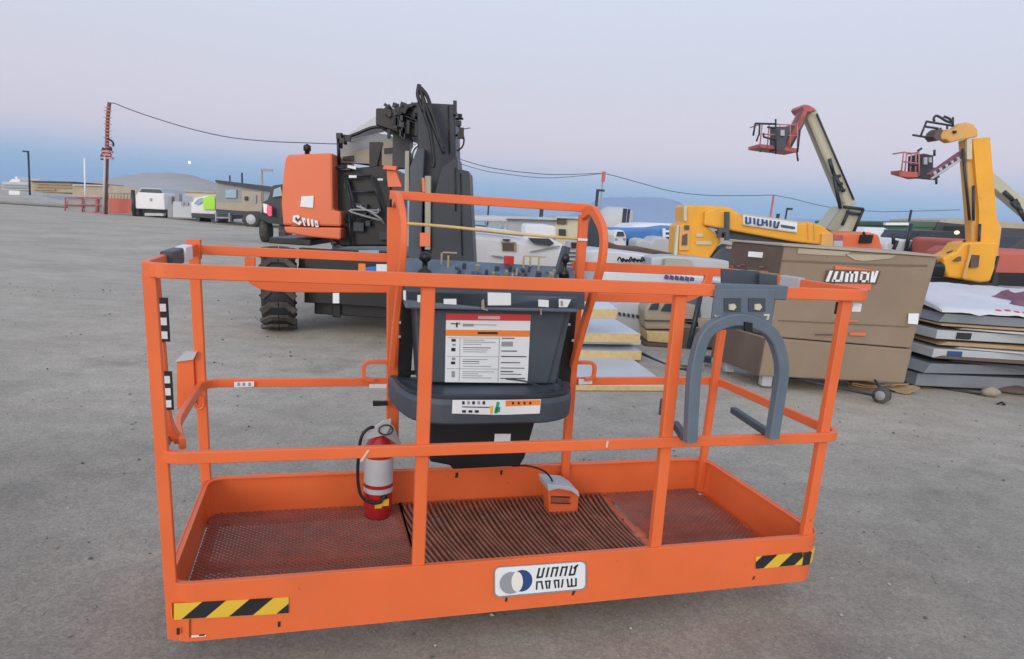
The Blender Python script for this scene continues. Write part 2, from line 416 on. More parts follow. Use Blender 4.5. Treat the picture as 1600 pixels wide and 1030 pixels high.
def rim(s0, s1, v0, v1, z, r=.1, n=7): return arc([Lc(s0, v0, z), Lc(s1, v0, z), Lc(s1, v1, z), Lc(s0, v1, z)], r, n, True)


def LP(pts, ext, mb, m=0): mb.prism(pts, ext, m)


def pdecal(mb, px, v=0.0, t=.0025, m=0, off=0):
    """flat sticker traced on the plane at depth v of the platform, raised towards the viewer"""
    pts = [PF(x, y, v - off) for x, y in px]; mb.prism([p for p in pts], -E2 * t, m)


# toe board
mb = MB(); mb.sweep(rim(-.005, WID, 0, DEP, (ZB + ZT) / 2, .09), sect(.0035, (ZT - ZB) / 2, .3), closed=True)
mb.sweep(rim(.006, WID - .012, .012, DEP - .012, ZT - .006, .08), sect(.008, .004), closed=True)
mb.build('toe_board', 'orange', plat)
# floor frame
mb = MB()
for v in (.04, .43, .81):
    mb.sweep([Lc(.01, v, .125), Lc(WID - .02, v, .125)], sect(.022, .014))
for s in (.03, .82, 1.30, 1.85, 2.38):
    mb.sweep([Lc(s, .02, .122), Lc(s, DEP - .02, .122)], sect(.018, .012))
mb.sweep([Lc(1.86, .50, .127), Lc(2.12, .03, .127)], sect(.016, .008)); mb.sweep([Lc(1.87, .5, .127), Lc(2.36, .5, .127)], sect(.012, .007))
mb.build('floor_frame', 'orange2', plat)


def mesh_panel(s0, s1, name):
    mb = MB(); ps, pv = .027, .0112; ns = int((s1 - s0) / ps); nv = int((DEP - .03) / pv)
    for j in range(nv):
        for i in range(ns * 2):
            a = s0 + i * ps / 2; zig = (i + j) % 2
            v0 = .015 + j * pv + (0 if zig else pv); v1 = .015 + j * pv + (pv if zig else 0)
            p = Lc(a, v0, ZF); q = Lc(a + ps / 2, v1, ZF); w_ = E2 * .0021
            o = len(mb.v); mb.v += [p - w_, q - w_, q + w_ + V((0, 0, .003)), p + w_ + V((0, 0, .003)), p - w_ - V((0, 0, .002)), q - w_ - V((0, 0, .002))]
            mb.face([o, o + 1, o + 2, o + 3]); mb.face([o + 4, o + 5, o + 1, o])
    return mb.build(name, 'maroon', plat)


mesh_panel(.012, .825, 'floor_mesh'); mesh_panel(1.86, WID - .02, 'floor_mesh')
mb = MB(); k = 0; s = .70
while s < 1.84:
    fall = 1 - (s - .83) / 1.01; path = []
    for j in range(11):
        t = j / 10; v = .02 + t * (DEP - .04)
        path.append(Lc(max(.825, min(1.84, s + .17 * fall * (1 - t) ** 1.5 - .03 * (1 - fall) * math.sin(t * 3.1) + .004 * math.sin(t * 6 + k * .7))), v, ZF - .004))
    mb.sweep(path, sect(.0048, .013, .12)); s += .0235 + .002 * math.sin(k * 1.3); k += 1
for v in (.14, .3, .45, .58, .72): mb.sweep([Lc(.83, v, ZF - .014), Lc(1.84, v, ZF - .014)], sect(.004, .003))
mb.build('grating', 'slat', plat)

# rails
RS = sect(.010, .0205)
mb = MB(); top = arc([Lc(-.008, DEP, ZR), Lc(-.012, .0, ZR), Lc(WID + .01, 0, ZR), Lc(WID, DEP, ZR), Lc(1.585, DEP, ZR)], .085, 7)
mb.sweep(top, RS); mb.sweep([Lc(-.005, DEP, ZR - .001), Lc(.77, DEP, ZR - .001)], sect(.0095, .018))
mb.box(Lc(-.012, DEP, ZR - .0), (.05, .035, .075), rz=YAW)
mb.build('top_rail', 'orange', plat, bevel=0)
# lower grab bars under the rear top rail
mb = MB()
for pts in ([(391, 402), (391, 434), (412, 446), (450, 449), (614, 450)], [(892, 463), (1066, 468), (1090, 458), (1104, 444), (1108, 428)]):
    mb.sweep(arc([PF(x, y, DEP) for x, y in pts], .05, 4), sect(.02, .012), ref=E2)
mb.build('grab_bar', 'orange', plat)
mb = MB(); mb.sweep(arc([Lc(-.004, .2, ZM), Lc(-.006, .0, ZM), Lc(WID - .0, 0, ZM), Lc(WID, DEP, ZM), Lc(1.6, DEP, ZM)], .09, 7), sect(.0105, .0185))
mb.sweep(arc([Lc(.05, .12, ZM), Lc(.0, .3, ZM + .005), Lc(-.005, DEP, ZM), Lc(.765, DEP, ZM)], .09, 6), sect(.010, .0175))
mb.build('mid_rail', 'orange', plat)


def post(px0, px1, v, wd=.023, th=.016, z0=None, m='orange'):
    a = PF(*px0, v); b = PF(*px1, v); mb = MB(); mb.sweep([a, b], sect(wd, th), ref=E2); return mb.build('post', m, plat)


def Lpost(s0, s1, v, z0, z1, wd=.0245, th=.015, v1=None):
    mb = MB(); mb.sweep([Lc(s0, v, z0), Lc(s1, v if v1 is None else v1, z1)], sect(wd, th), ref=E2); return mb.build('post', 'orange', plat)


Lpost(.016, .008, .02, ZB + .01, ZR - .01, .018, .011); Lpost(.785, .783, .021, ZB + .01, ZR - .02, .021); Lpost(1.683, 1.648, .021, ZB + .01, ZR - .02, .021)
Lpost(2.355, 2.333, .024, ZB + .01, ZR - .02, .02)
Lpost(.0, -.008, DEP - .022, ZB + .01, ZR, .02); Lpost(.783, .763, DEP - .025, .45, ZH - .05, .027); Lpost(1.632, 1.605, DEP - .025, ZB + .03, ZH - .03, .02)
Lpost(2.385, 2.385, DEP - .035, ZB + .02, ZR - .02, .018)
# side post with two stickers on the left
mb = MB(); mb.sweep(arc([Lc(.0, .12, ZR - .02), Lc(.012, .12, .80), Lc(.03, .16, ZM)], .05, 4), sect(.011, .016), ref=E2); mb.build('post', 'orange', plat)
mb = MB()
for za, zb_ in ((1.06, 1.19), (.85, .97)):
    mb = MB()
    mb.box(Lc(.02, .100, (za + zb_) / 2), (.030, .004, zb_ - za), 0, rz=YAW)
    for k in range(3): mb.box(Lc(.02, .0965, za + .02 + k * (zb_ - za) / 3.2), (.018, .003, .022), 1, rz=YAW)
    mb.build('sticker', ['ink', 'label'], plat)
# latch plate with bent white lip on the rear left post, and its ring
mb = MB(); mb.prism([PF(x, y, DEP - .05) for x, y in [(276, 563), (302, 560), (306, 632), (276, 640)]], E2 * .02); mb.build('latch_plate', 'orange', plat, bevel=.003)
mb = MB(); mb.prism([PF(x, y, DEP - .06) for x, y in [(273, 566), (287, 552), (307, 551), (302, 562)]], E2 * .04); mb.build('latch_lip', 'greylt', plat)
mb = MB(); c = PF(311, 627, DEP - .1); mb.tube([c + E1 * (.02 * math.cos(t)) + V((0, 0, .034 * math.sin(t))) for t in [2 * math.pi * i / 14 for i in range(14)]], .006, closed=True); mb.build('latch_ring', 'orange', plat)
# protective hoop over the console: two side loops and a top bar
for s in (.765, 1.60):
    mb = MB(); v0 = DEP - .01
    path = arc([Lc(s, v0 - .03, ZH - .03), Lc(s, v0 - .12, ZH), Lc(s + .012, v0 - .24, ZH - .09), Lc(s + .012, v0 - .25, ZH - .22), Lc(s + .004, v0 - .13, 1.02), Lc(s, v0 - .06, .82)], .1, 6)
    mb.sweep(path, sect(.021, .012), ref=E1); mb.build('guard_loop', 'orange', plat)
mb = MB(); mb.sweep([Lc(.745, DEP - .03, ZH), Lc(1.625, DEP - .03, ZH)], sect(.011, .018)); mb.build('guard_bar', 'orange', plat)
# yellow lanyard wire across the hoop
mb = MB(); mb.tube(cat_curve([Lc(.77, DEP - .02, 1.425), Lc(1.0, DEP - .02, 1.42), Lc(1.35, DEP - .02, 1.405), Lc(1.62, DEP - .02, 1.40)]), .0065); mb.build('safety_cord', mat('yellow_cord', (.7, .5, .2, 1), .6), plat)
mb = MB(); pdecal(mb, [(574, 703), (562, 721), (566, 721), (578, 703)][::-1], -.0125, .0015); pdecal(mb, [(948, 689), (946, 699), (949, 699), (951, 689)][::-1], -.0125, .0015); mb.build('scuff_mark', mat('pale_scuff', (.75, .5, .38, 1)), plat)
mb = MB()
mb.box(Lc(1.603, DEP - .045, 1.398), (.045, .002, .01), rz=YAW); mb.build('tape_band', 'label', plat)
# hook handles on the hoop posts
for sg, s in ((-1, .755), (1, 1.625)):
    z = .81; mb = MB()
    mb.sweep(arc([Lc(s, DEP - .03, z + .022), Lc(s + sg * .105, DEP - .03, z + .022), Lc(s + sg * .105, DEP - .03, z - .055), Lc(s + sg * .06, DEP - .03, z - .06)], .035, 5), sect(.008, .011), ref=E2)
    mb.build('hook_handle', 'orange', plat)
mb = MB()
for a in ([(608, 600), (577, 600), (577, 606), (608, 606)], [(904, 592), (925, 593), (925, 600), (904, 601)], [(366, 597), (397, 596), (397, 604), (366, 605)]): pdecal(mb, a, DEP - .022, .003)
for x in (371, 379, 388): pdecal(mb, [(x, 598), (x + 4, 598), (x + 4, 603), (x, 603)], DEP - .0255, .001, 1)
mb.build('rail_label', ['label', 'gink'], plat)

# hazard tape
def hazard(x0, x1, yt, yb, name, ph=0, lean=28, stripe=52, dark_first=True):
    """x0..x1 band; yt/yb = (left y, right y)"""
    f = lambda x, pr: pr[0] + (pr[1] - pr[0]) * (x - x0) / (x1 - x0)
    mb = MB(); pdecal(mb, [(x0, yb[0]), (x1, yb[1]), (x1, yt[1]), (x0, yt[0])], -.005, .002, 0)
    k = 0; x = x0 - lean + ph
    while x < x1 + lean:
        a, b = x, x + stripe * .5
        # parallelogram leaning right at the top, clipped to the band
        bl, br, tr, tl = max(a, x0), min(b, x1), min(b + lean, x1), max(a + lean, x0)
        if bl < br or tl < tr:
            pts = []
            if bl < br: pts += [(bl, f(bl, yb)), (br, f(br, yb))]
            if b < x1 < b + lean: t = (x1 - b) / lean; pts.append((x1, f(x1, yb) + (f(x1, yt) - f(x1, yb)) * t))
            if a < x1 < a + lean: t = (x1 - a) / lean; pts.append((x1, f(x1, yb) + (f(x1, yt) - f(x1, yb)) * t))
            if tl < tr: pts += [(tr, f(tr, yt)), (tl, f(tl, yt))]
            if a < x0 < a + lean: t = (x0 - a) / lean; pts.append((x0, f(x0, yb) + (f(x0, yt) - f(x0, yb)) * t))
            if len(pts) >= 3: pdecal(mb, pts, -.0072, .0008, 1)
        x += stripe
    return mb.build(name, ['hyellow', 'hblack'], plat)


hazard(272, 451, (943, 933), (968, 958), 'hazard_tape', ph=44, lean=32, stripe=74)
# wrap round the left corner
zt1 = PF(273, 943, 0).z; zb1 = PF(273, 968, 0).z; tz = (zt1 + zb1) / 2; hh_ = (zt1 - zb1) / 2; s_b = inv(PF(273, 955, 0))[0]
path = [p for p in arc([Lc(-.005, .2, tz), Lc(-.005, 0, tz), Lc(.2, 0, tz)], .09, 14)][1:] ; path = [p for p in path if inv(p)[0] < s_b - .004] + [Lc(s_b, 0, tz)]
path = path[2:]
def strip(pts, off, top, bot, mi, mb):
    n_ = len(pts); o = len(mb.v)
    for i, p in enumerate(pts):
        tg = (pts[min(i + 1, n_ - 1)] - pts[max(i - 1, 0)]).normalized(); nn = tg.cross(V((0, 0, 1))); mb.v += [p + nn * off + V((0, 0, bot[i])), p + nn * off + V((0, 0, top[i]))]
    for i in range(n_ - 1): mb.face([o + 2 * i, o + 2 * i + 2, o + 2 * i + 3, o + 2 * i + 1], mi)
mb = MB(); n_ = len(path); strip(path, .008, [hh_] * n_, [-hh_] * n_, 0, mb)
k_ = int(n_ * .55); strip(path[:k_], .009, [hh_] * k_, [-hh_ + 2 * hh_ * max(0, (i - k_ * .45) / (k_ * .55)) for i in range(k_)], 1, mb)
mb.build('hazard_tape', ['hyellow', 'hblack'], plat)
hazard(1181, 1254, (870, 863), (889, 882), 'hazard_tape', ph=10, lean=22, stripe=48)
pw = [p for p in arc([Lc(WID - .3, -.0, 0), Lc(WID, -.0, 0), Lc(WID, .3, 0)], .09, 12)]
tz = (PF(1254, 863, 0).z + PF(1254, 882, 0).z) / 2; s_a = inv(PF(1254, 870, 0))[0]; hz_ = (PF(1254, 863, 0).z - PF(1254, 882, 0).z) / 2
seg_ = [Lc(s_a, -.0, tz)] + [V((p.x, p.y, tz)) for p in pw[1:-3]]
mb = MB(); mb.sweep([p - E2 * .004 + E1 * .003 for p in seg_], sect(.0045, hz_)); mb.build('hazard_tape', 'hyellow', plat)
mb = MB(); mb.sweep([p - E2 * .0048 + E1 * .0038 for p in seg_[1:5]], sect(.0046, hz_ + .0002)); mb.build('hazard_tape', 'hblack', plat)

# maker's plate
pl = MB()
def PQ(u, v_):   # plaque coordinates 0..1 -> photo pixels
    x = 772 + 144 * u; y = (886 - 10 * u) * (1 - v_) + (934 - 13 * u) * v_; return x, y
def rr_(cx0, cy0, cx1, cy1, r, ry):
    o = []
    for cx, cy, a0 in ((cx1 - r, cy0 + ry, -90), (cx1 - r, cy1 - ry, 0), (cx0 + r, cy1 - ry, 90), (cx0 + r, cy0 + ry, 180)):
        for k in range(5): a = math.radians(a0 + k * 22.5); o.append((cx + r * math.cos(a), cy + ry * math.sin(a)))
    return o
pdecal(pl, [PQ(*q) for q in rr_(0, 0, 1, 1, .06, .16)][::-1], -.006, .003, 2)
pdecal(pl, [PQ(*q) for q in rr_(.012, .04, .988, .96, .055, .15)][::-1], -.0092, .001, 0)
def ell(cx, cy, rx, ry, a0=0, a1=360, n=24): return [(cx + rx * math.cos(math.radians(a0 + (a1 - a0) * k / n)), cy + ry * math.sin(math.radians(a0 + (a1 - a0) * k / n))) for k in range(n)]
pdecal(pl, [PQ(*q) for q in ell(.30, .52, .115, .36)][::-1], -.0104, .0008, 3)
pdecal(pl, [PQ(*q) for q in ell(.185, .56, .125, .36)][::-1], -.0113, .0008, 4)
pdecal(pl, [PQ(*q) for q in ell(.25, .54, .062, .33)][::-1], -.0122, .0008, 5)


def strokes(mb, glyphs, fn, v, m, t=.0008):
    for q in glyphs: pdecal(mb, [fn(*p) for p in q], v, t, m)


gl = []; x = .47
sl = .03
def st(x0, y0, x1, y1, w_=.013): return [(x0 - w_, y0), (x0 + w_, y0), (x1 + w_, y1), (x1 - w_, y1)][::-1]
for k, (ln, foot) in enumerate([(.38, 1), (.36, 0), (.3, 0), (.3, 0), (.32, 0), (.3, 0), (.3, 0), (.34, 1), (.42, 0)]):
    xx = .475 + k * .05; gl.append(st(xx + .018, .14, xx - .008, .14 + .33, .010))
    if k in (0, 7): gl.append([(xx - .015, .42), (xx + .038, .42), (xx + .036, .48), (xx - .018, .48)][::-1])
    if k in (3, 5): gl.append([(xx + .008, .15), (xx + .06, .15), (xx + .058, .2), (xx + .006, .2)][::-1])
gl.append([(.86, .2), (.91, .1), (.915, .16), (.865, .27)][::-1])
for k in range(10):
    xx = .465 + k * .047; lean_ = (-.004, .016, .016, -.01, .014, 0, -.014, .012, 0, 0)[k]
    gl.append(st(xx, .58, xx + lean_, .86, .009))
    if k in (0, 2, 4): gl.append([(xx, .58), (xx + .045, .58), (xx + .045, .63), (xx, .63)][::-1])
    if k in (7, 8): gl.append([(xx, .82), (xx + .045, .82), (xx + .045, .87), (xx, .87)][::-1])
strokes(pl, gl, PQ, -.0104, 1)
pl.build('maker_plate', ['label', 'ink', 'steel', 'navy', 'gink', mat('off_white_ink', (.78, .76, .72, 1))], plat)
# small bolts, slots and scribbles on the toe board
mb = MB()
for q in ([(790, 934), (793, 934), (792, 940), (789, 940)], [(896, 922), (900, 922), (896, 930), (893, 930)], [(434, 972), (438, 971), (438, 979), (434, 980)], [(1177, 902), (1180, 900), (1178, 905), (1175, 906)],
          [(296, 968), (297.5, 968), (297.5, 996), (296, 996)], [(276, 982), (281, 981), (281, 991), (276, 992)], [(311, 992), (320, 991), (320, 993), (311, 994)]): pdecal(mb, q[::-1], -.005, .0012)
mb.build('slot', 'hblack', plat)
mb = MB(); pdecal(mb, [(299, 996), (322, 994), (322, 992), (299, 993)], -.005, .001); mb.build('scuff_mark', 'label', plat)
mb = MB()
for q in ([(712, 739), (716, 738), (715, 746), (711, 747)], [(782, 735), (785, 735), (784, 742), (782, 742)]): pdecal(mb, q[::-1], DEP - .006, .002)
mb.build('slot', 'hblack', plat)
mb = MB(); mb.lathe([(0, 0), (0, .012), (.006, .012), (.006, 0)], Lc(2.36, .77, ZF), (0, 0, 1), 10); mb.build('bolt', 'steel', plat)

# ---------------- control console (on the rear rail)
con = MB(); CV = .62
def cbox(mb, px, v0, v1, m=0, back=None):
    """outline on plane v0 extruded to plane v1"""
    mb.prism([PF(x, y, v0) for x, y in px], E2 * (v1 - v0), m, back)
# back plate and funnel-shaped literature box
cbox(con, [(648, 478), (655, 598), (868, 600), (897, 470)], .66, .80)
cbox(con, [(655, 484), (664, 598), (856, 600), (886, 484)], .645, .67)
con.build('literature_box', 'slate', plat, bevel=.006)
mb = MB(); cbox(mb, [(630, 452), (914, 458), (914, 484), (760, 482), (632, 470)][::-1], .60, .80); cbox(mb, [(632, 440), (632, 456), (914, 462), (914, 446)], .604, .80); mb.build('console_front', 'slate', plat, bevel=.004)
# sloping control panel
mb = MB(); zt_ = 1.20
P = lambda s, v, z: Lc(s, v, z)
for k in range(1):
    mb.hexa([P(.79, .60, 1.10), P(1.52, .60, 1.10), P(1.58, .84, 1.14), P(.79, .84, 1.14), P(.79, .60, 1.175), P(1.52, .60, 1.175), P(1.58, .84, 1.275), P(.79, .84, 1.285)])
mb.build('control_panel', 'slatelt', plat, bevel=.008)
def onp(s, v, dz=0): return P(s, v, 1.175 + (v - .6) / .24 * .105 + dz)
pr = MB()
random.seed(3)
slope = Matrix.Rotation(YAW, 3, 'Z') @ Matrix.Rotation(math.atan(.105 / .24), 3, 'X')
for r in range(4):
    for k in range(17):
        s = 1.0 + k * .029
        if random.random() < .2: continue
        v = .635 + r * .045; h = random.uniform(.006, .03)
        pr.box(onp(s, v, h / 2), (random.uniform(.008, .02), random.uniform(.01, .025), h), random.choice((0, 0, 1, 1, 2)), rot=slope)
pr.build('switch_bank', ['slate', 'slatelt', mat('pale_switch_trim', (.34, .31, .22, 1), .5)], plat)
def knob(s, v, h, r, m, ball=True, name='joystick', top='black'):
    mb = MB(); mb.lathe([(0, 0), (0, r * 1.5), (h * .25, r * 1.2), (h * .35, r * .5), (h * .6, r * .5), (h * .7, r * 1.1), (h * .9, r * 1.1), (h, r * .6), (h, 0)], onp(s, v), (0, -.1, 1), 12); return mb.build(name, m, plat)
knob(.88, .70, .10, .022, 'black'); knob(1.5, .74, .10, .016, 'black')
mb = MB(); a = Lc(1.50, .79, 1.24); mb.sweep([Lc(1.485, .78, 1.23), Lc(1.50, .78, 1.30), Lc(1.515, .78, 1.365)], sect(.017, .015), ref=E2); mb.build('control_lever', 'slate', plat)
mb = MB(); mb.box(onp(1.262, .80, .03), (.04, .03, .04), 0, rz=YAW); mb.build('emergency_switch', 'red', plat, bevel=.004)
mb = MB()
for s, v in ((.965, .80), (.99, .78), (1.24, .66), (1.27, .70), (1.36, .80), (1.40, .80), (1.33, .80)):
    mb.box(onp(s, v, .02), (.007, .007, .06), rz=YAW)
for s0, s1 in ((.97, 1.03), (1.33, 1.43)): mb.box(onp((s0 + s1) / 2, .80, .052), (s1 - s0, .006, .006), rz=YAW)
mb.build('switch_guard', mat('brass_guard', (.45, .38, .22, 1), .4, metal=.3), plat)
# stickers on the console front
mb = MB()
for q in ([(693, 467), (713, 467), (713, 476), (693, 475)], [(762, 457), (798, 458), (798, 477), (762, 477)], [(841, 468), (857, 469), (857, 480), (841, 479)], [(873, 467), (892, 468), (886, 480), (873, 480)], [(652, 461), (659, 461), (659, 473), (652, 472)], [(630, 454), (634, 454), (634, 470), (630, 468)]): pdecal(mb, q[::-1], .60, .003)
for q in ([(752, 470), (756, 467), (757, 482), (762, 483), (762, 486), (752, 483)], [(844, 482), (846, 482), (846, 492), (844, 492)], [(876, 470), (879, 470), (879, 478), (876, 478)]): pdecal(mb, q[::-1], .597, .004, 1)
mb.build('console_label', ['label', 'stone'], plat)
# instruction placard
pd = MB(); PX0, PX1 = (697, 695), (830, 822)
def QQ(u, v_): 
    xl = 697 - 2 * v_; xr = 829 - 5 * v_; return xl + (xr - xl) * u, 490 + 107 * v_ + 1.5 * u
def qd(u0, v0, u1, v1, m, layer=1): pdecal(pd, [QQ(u0, v0), QQ(u0, v1), QQ(u1, v1), QQ(u1, v0)], .645 - .0022 - .0009 * layer, .0008, m)
pdecal(pd, [QQ(0, 0), QQ(0, 1), QQ(1, 1), QQ(1, 0)], .6449, .0022, 0)
qd(0, 0, 1, .095, 1); qd(.38, .03, .64, .075, 2, 2); qd(0, .235, 1, .325, 3); qd(.38, .262, .62, .295, 4, 2)
qd(.12, .13, .14, .2, 4); qd(.06, .14, .12, .155, 4); qd(.14, .13, .17, .16, 5); qd(.2, .145, .33, .185, 5); qd(.33, .155, .6, .165, 5)
for v0 in (.35, .62, .80): qd(.02, v0 + .0, .64, v0 + .006, 5)
qd(.17, .35, .175, .98, 5); qd(.64, .34, .646, .98, 5)
for k, (a, b) in enumerate(((.37, .43), (.44, .49), (.5, .57), (.64, .7), (.7, .76), (.84, .95))):
    qd(.07 + .01 * (k % 2), a, .12, b - .02, 4 if k % 2 == 0 else 5)
for v0 in (.38, .41, .44, .49, .52, .55, .66, .69, .72, .76, .84, .87, .90, .93): qd(.21, v0, random.uniform(.4, .6), v0 + .009, 5 if random.random() < .7 else 4)
for v0, h in ((.345, .012), (.40, .07), (.53, .014), (.61, .014), (.70, .012), (.78, .01), (.83, .014), (.87, .01), (.93, .012)): qd(.67, v0, random.uniform(.8, .98), v0 + h, 5 if h > .05 else 4)
pd.build('instruction_placard', ['label', 'rink', mat('pale_pink_ink', (.75, .45, .45, 1)), 'oink', 'ink', 'gink'], plat)
# curved shelf tray
mb = MB()
def tray(px_front, z0, z1, v): pass
tp = []
for s_, v_ in ((.80, .80), (.79, .62), (.83, .50), (.93, .436), (1.10, .43), (1.22, .43), (1.36, .436), (1.46, .50), (1.50, .62), (1.50, .80)): tp.append((s_, v_))
outer = [Lc(s_, v_, .728) for s_, v_ in [(q.x, q.y) for q in cat_curve([V((a, b, 0)) for a, b in tp[1:-1]], 4)]]
outer = [Lc(.775, .80, .728)] + outer + [Lc(1.51, .80, .728)]
mb.sweep(outer, [(.012, .050), (-.006, .053), (-.014, .045), (-.006, -.045), (.012, -.053), (.02, -.045), (.022, .03)], sm=False)
for dz in (-.048, .035):
    o = len(mb.v); nn = len(outer); mb.v += [p + V((0, 0, dz)) for p in outer] + [p + V((0, 0, dz + .008)) for p in outer]; cc = Lc(1.14, .7, .728 + dz)
    mb.v += [cc, cc + V((0, 0, .008))]
    for i in range(nn): j = (i + 1) % nn; mb.face([o + i, o + j, o + 2 * nn]); mb.face([o + nn + j, o + nn + i, o + 2 * nn + 1])
mb.build('shelf_tray', 'slate', plat)
mb = MB(); mb.sweep([p + V((0, 0, .060)) for p in outer[1:-1]], sect(.016, .008)); mb.sweep(cat_curve([PF(790, 592, .6), PF(820, 596, .57), PF(852, 606, .52), (PF(872, 612, .5))]), sect(.004, .003))
mb.build('tray_rim', 'char', plat)
mb = MB(); P0 = .4055
for q, m_ in (([(707, 625), (770, 625), (770, 648), (706, 646)], 0), ([(770, 625), (790, 625), (790, 648), (770, 648)], 0), ([(790, 625), (845, 624), (843, 646), (790, 648)], 0)): pdecal(mb, q[::-1], P0, .002, m_)
pdecal(mb, [(790, 626), (844, 625), (844, 633), (790, 635)][::-1], P0 - .0022, .001, 1)
for k in range(4): pdecal(mb, [(800 + k * 9, 628), (803 + k * 9, 628), (803 + k * 9, 632), (800 + k * 9, 632)][::-1], P0 - .0035, .001, 2)
for k in range(5): pdecal(mb, [(722 + k * 8, 627), (726 + k * 8, 627), (726 + k * 8, 632), (722 + k * 8, 632)][::-1], P0 - .0022, .001, 2 + k % 2)
for k in range(3): pdecal(mb, [(722 + k * 10, 641), (728 + k * 10, 641), (728 + k * 10, 645), (722 + k * 10, 645)][::-1], P0 - .0022, .001, 2)
pdecal(mb, [(722, 635), (765, 636), (765, 637.5), (722, 636.5)][::-1], P0 - .0022, .001, 2)
pdecal(mb, [(766, 634), (771, 634), (769, 647), (766, 647)][::-1], P0 - .0022, .001, 5)
pdecal(mb, [(776, 628), (781, 628), (777, 646), (773, 646)][::-1], P0 - .0022, .001, 4); pdecal(mb, [(774, 636), (782, 636), (781, 644), (772, 645)][::-1], P0 - .0022, .001, 4)
mb.build('tray_label', ['label', 'oink', 'ink', 'gink', 'greenink', 'hyellow'], plat)
# black lower housing
mb = MB(); cbox(mb, [(672, 652), (672, 722), (704, 728), (708, 734), (812, 729), (820, 716), (838, 654)], .60, .80); mb.build('lower_housing', 'black', plat, bevel=.008)
mb = MB(); pdecal(mb, [(773, 678), (798, 678), (797, 692), (772, 692)][::-1], .60, .002); mb.build('housing_label', 'label', plat)
# black support uprights and short brackets
for q in ([(627, 470), (650, 470), (640, 620), (621, 620)], [(886, 485), (902, 480), (890, 610), (872, 600)]):
    mb = MB(); cbox(mb, q[::-1], .80, .835); mb.build('console_bracket', 'black', plat, bevel=.003)
mb = MB()
for q in ([(583, 628), (606, 628), (606, 634), (583, 635)], [(628, 580), (652, 580), (652, 586), (628, 586)]): cbox(mb, q[::-1], .78, .80)
for x, y in ((624, 504), (624, 526), (895, 532), (889, 507)): mb.box(PF(x, y, .795), (.012, .006, .010), 1, rz=YAW)
mb.build('clamp', ['black', 'label'], plat)

# ---------------- grey arched tool bracket on the front rail
br = MB(); hb = lambda px, v0, v1, mb_, m=0: mb_.prism([PF(x, y, v0) for x, y in px], E2 * (v1 - v0), m)
hb([(1118, 452), (1112, 500), (1124, 516), (1200, 514), (1207, 505), (1212, 452)][::1], -.022, -.012, br); br.build('bracket_plate', 'slatelt', plat, bevel=.003).name
mb = MB(); mb.sweep(arc([PF(x, y, -.05) for x, y in [(1078, 690), (1084, 575), (1100, 515), (1150, 495), (1206, 515), (1224, 570), (1206, 684)]], .12, 7), sect(.0205, .018), ref=E2); mb.build('arch_tube', 'slatelt', plat)
mb = MB()
hb([(1128, 420), (1128, 446), (1187, 449), (1187, 424)], .06, .07, mb); hb([(1187, 427), (1187, 449), (1215, 449), (1215, 430)], .04, .05, mb)
mb.build('bracket_back_plate', 'slate', plat, bevel=.002)
mb = MB(); a = [PF(x, 455, -.0) for x in (1114, 1226)]; mb.sweep([Lc(inv(a[0])[0], 0, ZR), Lc(inv(a[1])[0], 0, ZR)], sect(.015, .025)); mb.build('rail_pad', 'slatelt', plat)
mb = MB()
for x0 in (1132, 1170): hb([(x0, 466), (x0, 487), (x0 + 26, 487), (x0 + 26, 466)], -.026, -.022, mb)
mb.build('bracket_pad', 'slate', plat)
mb = MB()
for x0 in (1140, 1180): hb([(x0, 478), (x0, 484), (x0 + 7, 485), (x0 + 11, 480), (x0 + 8, 475), (x0, 476)], -.032, -.026, mb)
hb([(1117, 492), (1119, 498), (1126, 498), (1129, 492), (1122, 494)], -.026, -.022, mb); hb([(1194, 491), (1194, 494), (1200, 494), (1198, 500), (1201, 500), (1203, 491)], -.026, -.022, mb)
mb.build('bracket_bolt', 'cream', plat)
mb = MB(); hb([(1164, 503), (1164, 518), (1176, 518), (1176, 505)], -.075, -.068, mb); mb.build('rubber_stop', 'black', plat)
for a, b in (((1070, 684), (1055, 663)), ((1202, 678), (1146, 641))):
    mb = MB(); mb.sweep([PF(*a, -.035), PF(*b, .10 if b[0] < 1100 else .30)], sect(.013, .013)); mb.build('support_arm', 'slate', plat)
# strap and grey sleeve on the right side rail
mb = MB(); f = lambda t: Lc(WID, .08 + t * .7, ZR)
mb.sweep([f(.58), f(.42)], sect(.016, .026)); mb.build('rail_sleeve', 'beamlt', plat)
mb = MB(); mb.sweep([f(.92), f(.80), f(.64)], sect(.018, .027)); mb.build('rail_strap', mat('olive_strap', (.28, .22, .06, 1), .8, var=.5, vs=40), plat)
mb = MB(); f2 = lambda t: Lc(-.002, .05 + t * .7, ZR + .004); mb.sweep([f2(.35), f2(.62)], sect(.018, .026)); mb.sweep([f2(.68), f2(.86)], sect(.018, .026), m=1); mb.build('rail_sticker', ['slate', 'label'], plat)
mb = MB(); mb.box(Lc(2.35, .05, ZR - .055), (.05, .02, .045), rz=YAW); mb.build('rail_clip', 'black', plat)
mb = MB(); mb.box(Lc(2.405, .05, ZR - .05), (.04, .02, .03), rz=YAW); mb.build('rail_clip', 'label', plat)

